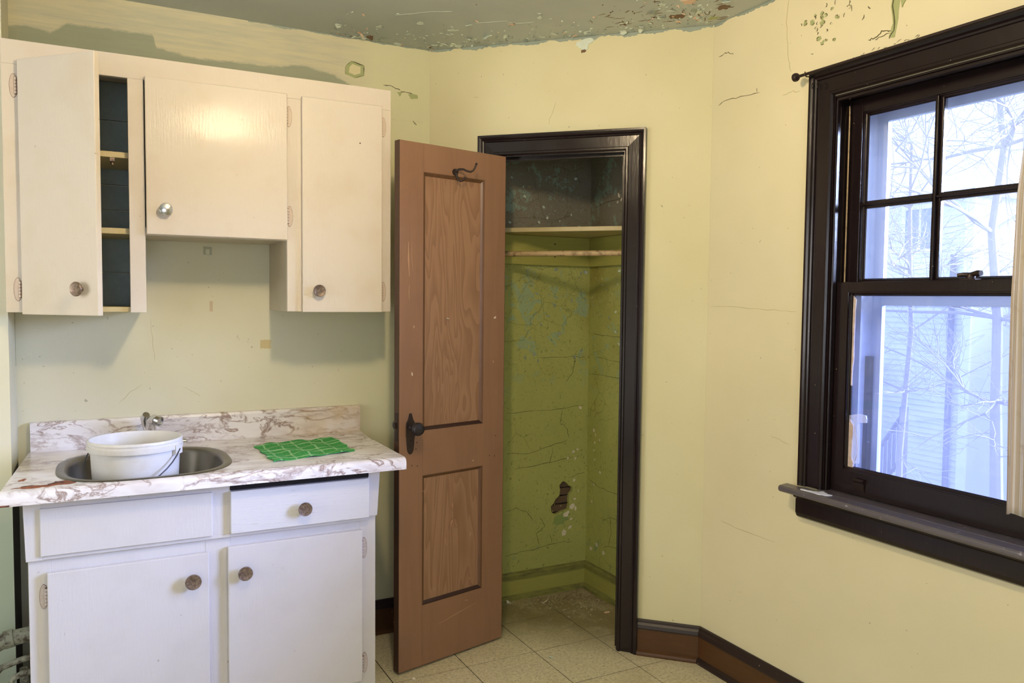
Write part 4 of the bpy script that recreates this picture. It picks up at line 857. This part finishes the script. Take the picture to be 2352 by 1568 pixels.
nn = N_+1; vs_ = [q for r_ in L for q in r_]; vb = [(x, y, max(ZT+.0003, z-.0028)) for x, y, z in vs_]; F = []
for j in range(N_):
    for i in range(N_):
        a = j*nn+i; F.append((a, a+1, a+nn+1, a+nn)); F.append((a+nn*nn, a+nn+nn*nn, a+nn+1+nn*nn, a+1+nn*nn))
for i in range(N_):
    for a, b in ((i, i+1), (N_*nn+i+1, N_*nn+i), ((i+1)*nn, i*nn), (i*nn+N_, (i+1)*nn+N_)): F.append((a, a+nn*nn, b+nn*nn, b))
mb.add(vs_+vb, F)
tag(obj('dishcloth', mb, M['cloth'], loc=(.68, 2.91, ZT), uv=uvs+uvs, smooth=True), 'green dishcloth with a pale grid pattern spread on the worktop', 'cloth')

# pipes left of the base cabinet
pp_ = tag(empty('drain_pipe', (-.25, 2.9, .36)), 'thick grey painted drain pipe beside the base cabinet', 'pipe')
obj('pipe', MB().tube([(-.180, 2.90, .375), (-.24, 2.90, .370), (-.262, 2.90, .366), (-.29, 2.90, .352), (-.315, 2.90, .325), (-.325, 2.90, .28), (-.327, 2.90, .0)], .024, 16), M['pipe'], pp_, smooth=True)
obj('coupling', MB().tube([(-.236, 2.90, .3705), (-.262, 2.90, .366)], .0275, 16), M['pipe'], pp_, smooth=True)
tag(obj('water_pipe', MB().tube([(-.180, 2.88, .310), (-.225, 2.88, .302), (-.27, 2.88, .288), (-.285, 2.88, .27), (-.29, 2.88, .24), (-.29, 2.88, .0)], .0095, 10), M['pipe'], smooth=True), 'upper of the two thin water pipes beside the base cabinet', 'pipe')
tag(obj('water_pipe', MB().tube([(-.180, 2.86, .270), (-.215, 2.86, .266), (-.235, 2.86, .258), (-.243, 2.86, .24), (-.243, 2.86, .0)], .0095, 10), M['pipe'], smooth=True), 'lower of the two thin water pipes beside the base cabinet', 'pipe')
tag(obj('floor_valve_pipe', MB().tube([(-.214, 2.93, .256), (-.212, 2.93, .2), (-.208, 2.93, .0)], [.012, .013, .012], 10), M['pipe'], smooth=True), 'short upright pipe behind the lower water pipe', 'pipe')

# ------------------------------------------------------------------ window
win = S(empty('window_1', (XC, 1.4, .82)))
def Wn(nm, mb=None, mt='trim', **k): return obj(nm, mb, M[mt], win, **k)
cy0, cy1, cz1 = .954, 1.843, 2.118; SZ = .826
CASW = [(w*1.02, t*1.05) for w, t in CAS]
Wn('casing_board', casing(fC, (cy1, SZ), (cy1, cz1), (1, 0), 0, 1, CASW)); Wn('casing_board', casing(fC, (cy0, SZ), (cy0, cz1), (-1, 0), 0, 1, CASW)); Wn('casing_board', casing(fC, (cy0, cz1), (cy1, cz1), (0, 1), 1, 1, CASW))
for a, b in ((WY1, WY1+.005), (WY0-.005, WY0)): Wn('jamb', MB().box(XC-.003, 2.345, a, b, SZ-.02, WZ1))
Wn('jamb', MB().box(XC-.003, 2.345, WY0-.005, WY1+.005, WZ1, WZ1+.006))
# inner stop beads, parting beads
for a, b in ((WY1-.008, WY1), (WY0, WY0+.008)): Wn('stop_bead', MB().box(XC-.001, 2.163, a, b, SZ-.01, WZ1), bevel=.004, seg=3)
Wn('stop_bead', MB().box(XC-.001, 2.163, WY0, WY1, WZ1-.012, WZ1), bevel=.004, seg=3)
for a, b in ((WY1-.009, WY1), (WY0, WY0+.009)): Wn('parting_bead', MB().box(2.202, 2.210, a, b, SZ, WZ1), bevel=.001)
for y in (WY1-.007, WY0+.007): Wn('sash_cord', MB().tube([(2.2015, y, 1.51), (2.2015, y, 2.05), (2.204, y+(.003 if y > 1.4 else -.003), 2.09)], .0024, 8), 'rod')
# lower sash
ls = Wn('lower_sash', MB().box(2.166, 2.201, WY1-.052, WY1-.001, .829, 1.515).box(2.166, 2.201, WY0+.001, WY0+.052, .829, 1.515).box(2.166, 2.201, WY0+.052, WY1-.052, .829, .905).box(2.166, 2.201, WY0+.052, WY1-.052, 1.482, 1.515), bevel=.0015)
def mold(par, y0, y1, z0, z1, xg, xf, mt='trim'):
    fr = Frame((xg, 0, 0), (0, 1, 0), (0, 0, 1), (-1, 0, 0)); t = xg-xf; pr = [(0, 0), (0, t), (.003, t), (.004, t*.6), (.008, t*.45), (.010, t*.15), (.012, 0)]
    for p, q, ou in (((y1, z0), (y1, z1), (-1, 0)), ((y0, z0), (y0, z1), (1, 0)), ((y0, z1), (y1, z1), (0, -1)), ((y0, z0), (y1, z0), (0, 1))): obj('glazing_moulding', casing(fr, p, q, ou, -1, -1, pr), M[mt], par)
mold(ls, WY0+.052, WY1-.052, .905, 1.482, 2.183, 2.169)
gl = obj('pane', MB().box(2.184, 2.187, WY0+.050, WY1-.050, .903, 1.484), M['glass'], ls)
obj('sash_lift', MB().prism([(2.166, 1.738, .845), (2.166, 1.738, .882), (2.160, 1.738, .886), (2.150, 1.738, .880), (2.158, 1.738, .872), (2.163, 1.738, .845)], [(2.166, 1.700, .845), (2.166, 1.700, .882), (2.160, 1.700, .886), (2.150, 1.700, .880), (2.158, 1.700, .872), (2.163, 1.700, .845)]), M['iron'], ls, bevel=.001)
lk = obj('sash_lock', MB().box(2.172, 2.200, 1.372, 1.418, 1.515, 1.519).lathe([(.012, 0), (.013, .006), (.009, .014), (0, .015)], (2.188, 1.395, 1.519), (0, 0, 1), 16).tube([(2.188, 1.395, 1.529), (2.178, 1.41, 1.531), (2.174, 1.425, 1.529)], [.008, .006, .005], 10).tube([(2.188, 1.395, 1.531), (2.184, 1.372, 1.534), (2.182, 1.362, 1.534)], [.006, .009, .008], 10), M['iron'], ls, smooth=True)
lk['label'] = 'black iron sash lock'
# upper sash
US0, US1 = WY0+.001, WY1-.001
us = Wn('upper_sash', MB().box(2.211, 2.245, US1-.048, US1, 1.484, 2.108).box(2.211, 2.245, US0, US0+.048, 1.484, 2.108).box(2.211, 2.245, US0+.048, US1-.048, 2.062, 2.108).box(2.211, 2.245, US0+.048, US1-.048, 1.484, 1.515), bevel=.0015)
py1 = US1-.048; py0 = US0+.048; pw = (py1-py0-2*.028)/3
ys = [py1-k*(pw+.028) for k in range(3)]
for k in range(2):
    y_ = ys[k]-pw; obj('muntin', MB().box(2.224, 2.243, y_-.028, y_, 1.515, 2.062).box(2.2125, 2.2245, y_-.019, y_-.009, 1.515, 2.062), M['trim'], us, bevel=.003, seg=2)
for y_ in ys: obj('muntin', MB().box(2.224, 2.243, y_-pw, y_, 1.753, 1.777).box(2.213, 2.2245, y_-pw-.009, y_+.009, 1.761, 1.769), M['trim'], us, bevel=.003, seg=2)
for y_ in ys:
    for z0, z1 in ((1.515, 1.753), (1.777, 2.062)):
        obj('pane', MB().box(2.232, 2.235, y_-pw+.001, y_-.001, z0+.001, z1-.001), M['glass'], us)
mold(us, py0, py1, 1.515, 2.062, 2.231, 2.216)
# outer frame and storm window
for a, b in ((WY1-.026, WY1), (WY0, WY0+.026)): Wn('outer_stop', MB().box(2.262, 2.344, a, b, .80, WZ1), 'ext_paint')
Wn('outer_stop', MB().box(2.262, 2.344, WY0, WY1, WZ1-.03, WZ1), 'ext_paint')
st = Wn('storm_window', MB().box(2.318, 2.338, WY1-.062, WY1-.026, .82, WZ1-.03).box(2.318, 2.338, WY0+.026, WY0+.062, .82, WZ1-.03).box(2.318, 2.338, WY0+.062, WY1-.062, WZ1-.066, WZ1-.03).box(2.318, 2.338, WY0+.062, WY1-.062, .82, .86).box(2.312, 2.338, WY0+.062, WY1-.062, 1.44, 1.475), 'alu', bevel=.001)
st['label'] = 'pale aluminium storm window outside the sashes'
obj('pane', MB().box(2.327, 2.329, WY0+.060, WY1-.060, .858, 1.442), M['storm'], st); obj('pane', MB().box(2.327, 2.329, WY0+.060, WY1-.060, 1.473, WZ1-.064), M['storm_up'], st)
Wn('dark_gap_strip', MB().box(2.29, 2.31, WY1-.044, WY1-.026, .83, 1.27), 'void')  # near-black strip standing in for the shaded gap at the storm frame
obj('glass_putty', patch_mb(Frame((2.183, 0, 0), (0, 1, 0), (0, 0, 1), (-1, 0, 0)), [(1.777, 1.47), (1.768, 1.46), (1.770, 1.30), (1.773, 1.18), (1.779, 1.18)], .003, .0015, 4), M['putty'], ls)
obj('glass_putty', patch_mb(Frame((2.183, 0, 0), (0, 1, 0), (0, 0, 1), (-1, 0, 0)), [(1.786, 1.08), (1.762, 1.05), (1.764, .95), (1.758, .915), (1.779, .91), (1.786, .98)], .004, .002, 4), M['putty'], ls)
fG = Frame((2.1835, 0, 0), (0, 1, 0), (0, 0, 1), (-1, 0, 0))
obj('tape', patch_mb(fG, [(1.790, 1.080), (1.745, 1.090), (1.717, 1.088), (1.712, 1.066), (1.745, 1.062), (1.785, 1.058)], .0045, .0015, 2), M['tape'], ls)
obj('tape', patch_mb(fG, [(1.768, 1.06), (1.742, 1.06), (1.738, .93), (1.765, .925)], .0015, .001, 2), M['tape'], ls)
obj('loose_string', MB().tube([(2.176, 1.755, 1.05), (2.170, 1.742, 1.02), (2.168, 1.735, .985), (2.170, 1.737, .955), (2.176, 1.748, .94)], .0008, 6), M['putty'], ls)
# stool and apron
stp = [(2.262, .826), (2.166, .828), (2.110, .826), (2.074, .823), (2.068, .818), (2.068, .808), (2.074, .801), (2.262, .796)]
Wn('stool', mt='stool', mb=MB().prism([(x, WY0-.005 if x > 2.15 else .83, z) for x, z in stp], [(x, WY1+.005 if x > 2.15 else 1.970, z) for x, z in stp]) if False else MB().prism([(x, .834, z) for x, z in stp if x < 2.145]+[(2.1435, .834, .799)][:0]+[], [(x, 1.968, z) for x, z in stp if x < 2.145]).box(2.110, 2.262, WY0-.004, WY1+.004, .797, .8265), bevel=.002)
app = [(XC, .800), (2.100, .800), (2.100, .790), (2.112, .782), (2.112, .735), (2.118, .722), (2.126, .716), (XC, .712)]
Wn('apron', MB().prism([(x, .868, z) for x, z in app], [(x, 1.930, z) for x, z in app]), bevel=.001)
tag(obj('paper_scrap', patch_mb(Frame((0, 0, .8255), (1, 0, 0), (0, 1, 0), (0, 0, 1)), [(2.078, 1.88), (2.09, 1.86), (2.10, 1.83), (2.118, 1.825), (2.112, 1.80), (2.098, 1.77), (2.082, 1.79), (2.074, 1.84)], .0022, .006, 3), M['paper']), 'torn white paper scrap lying on the window sill', 'paper')
# curtain rod and curtain
cr_ = tag(empty('curtain_rod', (2.095, 1.4, 2.200)), 'black curtain rod with a ball end over the window casing', 'curtain rod')
obj('rod', MB().tube([(2.088, 1.945, 2.196), (2.088, .80, 2.196)], .005, 12), M['iron'], cr_, smooth=True)
for y, d_ in ((1.945, 1), (.80, -1)): obj('finial', MB().lathe([(0, -.001), (.006, 0), (.006, .004), (.012, .007), (.0145, .013), (.0135, .020), (.008, .025), (0, .026)], (2.088, y, 2.196), (0, d_, 0), 20), M['iron'], cr_, smooth=True)
for y in (1.915, .87): obj('bracket', MB().tube([(2.119, y, 2.190), (2.10, y, 2.189), (2.088, y, 2.188), (2.082, y, 2.194), (2.082, y, 2.203)], .002, 8), M['iron'], cr_)
for i, (y, z) in enumerate(((1.908, 2.168), (1.886, 2.166))):
    tag(obj('cup_hook', MB().tube([(2.117, y, z), (2.110, y, z), (2.106, y, z-.008), (2.108, y, z-.016), (2.112, y, z-.016)], .0018, 8), M['iron']), ['small black hook at the outer corner of the window casing', 'small black hook inward of the corner of the window casing'][i], 'hook')
cu = tag(empty('curtain', (2.06, 1.0, .86)), 'brown and white striped curtain at the right edge of the window', 'curtain')
def edge(z):
    pts = [(2.20, 1.02), (2.05, 1.10), (1.95, 1.150), (1.83, 1.180), (1.72, 1.191), (1.45, 1.196), (1.2, 1.192), (.915, 1.184), (.87, 1.176)]
    for (z1, e1), (z0, e0) in zip(pts, pts[1:]):
        if z >= z0: return e0+(e1-e0)*(z-z0)/(z1-z0)
    return pts[-1][1]
rows = 46; colsn = 90; vs_ = []; uvs = []; F = []
for j in range(rows+1):
    z = .918+(2.196-.918)*j/rows
    for i in range(colsn+1):
        t = i/colsn; e = edge(z)+.012; y = e-(e-.80)*t; ph = t*2*math.pi*6.5+.35*math.sin(z*3)
        amp = .013*(.35+.65*min(1, (2.2-z)*1.6)); x = 2.050+amp*math.cos(ph)+.028*min(1, max(0, (z-1.9)/.29))
        zz = z if j else z-.006*math.cos(ph)
        vs_.append((x, y, zz)); uvs.append((t+.01*math.sin(z*4), z))
for j in range(rows):
    for i in range(colsn): a = j*(colsn+1)+i; F.append((a, a+1, a+colsn+2, a+colsn+1))
mb = MB().add(vs_, F); co = obj('curtain_panel', mb, M['curtain'], cu, uv=uvs, smooth=True)
sm = co.modifiers.new('solid', 'SOLIDIFY'); sm.thickness = .0015

# ------------------------------------------------------------------ ceiling lamp (outside the frame, over the middle of the room)
lm = tag(empty('ceiling_lamp', (LAMP[0], LAMP[1], H)), 'bare bulb in a white porcelain ceiling holder', 'lamp')
obj('holder', MB().lathe([(.055, 0), (.055, .012), (.03, .03), (.022, .05), (.022, .095), (0, .095)], (LAMP[0], LAMP[1], H), (0, 0, -1), 28), M['porcelain'], lm, smooth=True)
obj('bulb', MB().lathe([(.014, .10), (.016, .03+.085), (.030, .14+.03), (.040, .195), (.042, .215+.02), (.034, .262), (.018, .275), (0, .278)], (LAMP[0], LAMP[1], H+.01), (0, 0, -1), 24), M['bulb'], lm, smooth=True)

# ------------------------------------------------------------------ outside the window
GZ = -3.2
S(obj('ground', MB().box(3.2, 60, -20, 45, GZ-.3, GZ), M['ground']))
HX = 15.0; HT = 3.75
hs = tag(empty('neighbour_house', (HX+2, 12, GZ)), 'white clapboard house seen through the window', 'house')
obj('wall', MB().box(HX, HX+4.2, 9.62, 16, GZ, HT), M['siding'], hs)
sb = MB().prism([(-.030, 0, 0), (0, 0, 0), (0, 0, .112), (-.006, 0, .112)], [(-.030, 6.3, 0), (0, 6.3, 0), (0, 6.3, .112), (-.006, 6.3, .112)])
sb0 = None; k = 0; z = GZ+.1
while z < HT-.12:
    if sb0 is None: sb0 = obj('siding_board', sb, M['siding'], hs, loc=(HX-(HX+2), 9.62-12, z-GZ), local=True)
    else:
        o_ = bpy.data.objects.new('siding_board', sb0.data); COL.objects.link(o_); o_.parent = hs; o_.location = (-2, 9.62-12, z-GZ)
    z += .112
obj('corner_board', MB().box(HX-.05, HX, 9.50, 9.68, GZ, HT), M['snow'], hs)
obj('downpipe', MB().tube([(HX-.10, 9.86, GZ), (HX-.10, 9.86, 2.4)], .055, 10), M['rail'], hs)
for (y0, y1, z0, z1) in ((10.30, 10.95, 2.55, 3.35), (12.3, 12.95, 2.55, 3.35), (12.3, 13.0, -.9, .4)):
    f_ = obj('window', MB().box(HX-.07, HX-.03, y0-.09, y1+.09, z0-.09, z1+.09), M['snow'], hs)
    obj('window_pane', MB().box(HX-.08, HX-.071, y0, (y0+y1)/2-.03, z0, z1), M['far_glass'], f_); obj('window_pane', MB().box(HX-.08, HX-.071, (y0+y1)/2+.03, y1, z0, z1), M['far_glass'], f_)
obj('roof', MB().prism([(HX-.4, 9.3, HT-.1), (HX+2.1, 9.3, HT+1.2), (HX+4.6, 9.3, HT-.1), (HX+4.6, 9.3, HT-.2), (HX-.4, 9.3, HT-.2)], [(HX-.4, 16.3, HT-.1), (HX+2.1, 16.3, HT+1.2), (HX+4.6, 16.3, HT-.1), (HX+4.6, 16.3, HT-.2), (HX-.4, 16.3, HT-.2)]), M['snow'], hs)
obj('porch_roof', MB().prism([(HX-1.6, 11.6, .02), (HX, 11.6, .35), (HX, 11.6, .25), (HX-1.6, 11.6, -.08)], [(HX-1.6, 15, .02), (HX, 15, .35), (HX, 15, .25), (HX-1.6, 15, -.08)]), M['snow'], hs)
obj('porch_wall', MB().box(HX-1.5, HX-1.4, 11.7, 15, -1.6, -.08), M['far_glass'], hs)
tag(obj('brick_building', MB().box(20, 28, 0, 13.2, GZ, 4.1).box(19.95, 20.05, 11.2, 11.3, GZ, 3.2), M['brick']), 'pinkish brick building beyond the white house', 'building')
sr = tag(empty('stair_railing', (12.2, 9.1, GZ)), 'grey outdoor stair railing in front of the white house', 'railing')
sa, sb_ = Vector((12.2, 9.60, -1.55)), Vector((12.2, 8.85, -.42))
obj('hand_rail', MB().tube([sa, sb_], .035, 6), M['rail'], sr); obj('lower_rail', MB().tube([sa-Vector((0, 0, .75)), sb_-Vector((0, 0, .75))], .03, 6), M['rail'], sr)
for k in range(10):
    q = sa.lerp(sb_, k/9); obj('baluster', MB().box(q.x-.02, q.x+.02, q.y-.02, q.y+.02, q.z-.8, q.z), M['rail'], sr)
for q in (sa, sb_): obj('post', MB().box(q.x-.05, q.x+.05, q.y-.05, q.y+.05, GZ, q.z+.1), M['rail'], sr)
# bare winter trees
def tree(root, base, height, seed, lean, n1=9, thin=1.0):
    rt_ = random.Random(seed); tk = MB(); br_ = MB(); b = Vector(base)
    tp = []; 
    for k in range(9): tp.append(b+Vector((lean[0]*k/8+rt_.uniform(-.06, .06), lean[1]*k/8+rt_.uniform(-.06, .06), height*k/8)))
    tk.tube(tp, [.085*thin*(1-.085*k) for k in range(9)], 9)
    def grow(p, d, ln, r_, lev):
        pts = [p]; n_ = 5; q = p.copy(); dd = d.copy()
        for i in range(n_):
            dd = (dd+Vector((rt_.uniform(-.22, .22), rt_.uniform(-.22, .22), rt_.uniform(-.16, .2)))).normalized(); q = q+dd*ln/n_; pts.append(q.copy())
        (tk if lev == 0 else br_).tube(pts, [max(.0017, r_*(1-.14*i)) for i in range(n_+1)], 6 if lev == 0 else 4, False)
        if lev < 3:
            for i in range((4, 5, 4)[lev]+rt_.randint(0, 1)):
                k = rt_.randint(1, n_); ax = Vector((rt_.uniform(-1, 1), rt_.uniform(-1, 1), rt_.uniform(-.6, .8))).normalized()
                grow(pts[k], (dd*.75+ax*.85).normalized(), ln*rt_.uniform(.45, .75), r_*.52, lev+1)
    for k in range(n1):
        j = rt_.randint(4, 8); a = rt_.uniform(0, 6.28); grow(tp[j], Vector((math.cos(a), math.sin(a), rt_.uniform(-.1, .6))).normalized(), rt_.uniform(1.1, 2.1), .022*thin, 0)
    obj('trunk', tk, M['bark'], root, smooth=True); obj('branches', br_, M['bark'], root, kind='stuff')
t_a = tag(empty('bare_tree', (8.2, 4.72, GZ)), 'bare winter tree behind the right side of the window', 'tree'); tree(t_a, (8.2, 4.72, GZ), 7.2, 11, (.3, .5), 19)
t_b = tag(empty('bare_tree', (10.2, 7.4, GZ)), 'bare winter tree before the white house, left in the window', 'tree'); tree(t_b, (10.2, 7.4, GZ), 6.8, 5, (-.3, -.2), 16, .7)
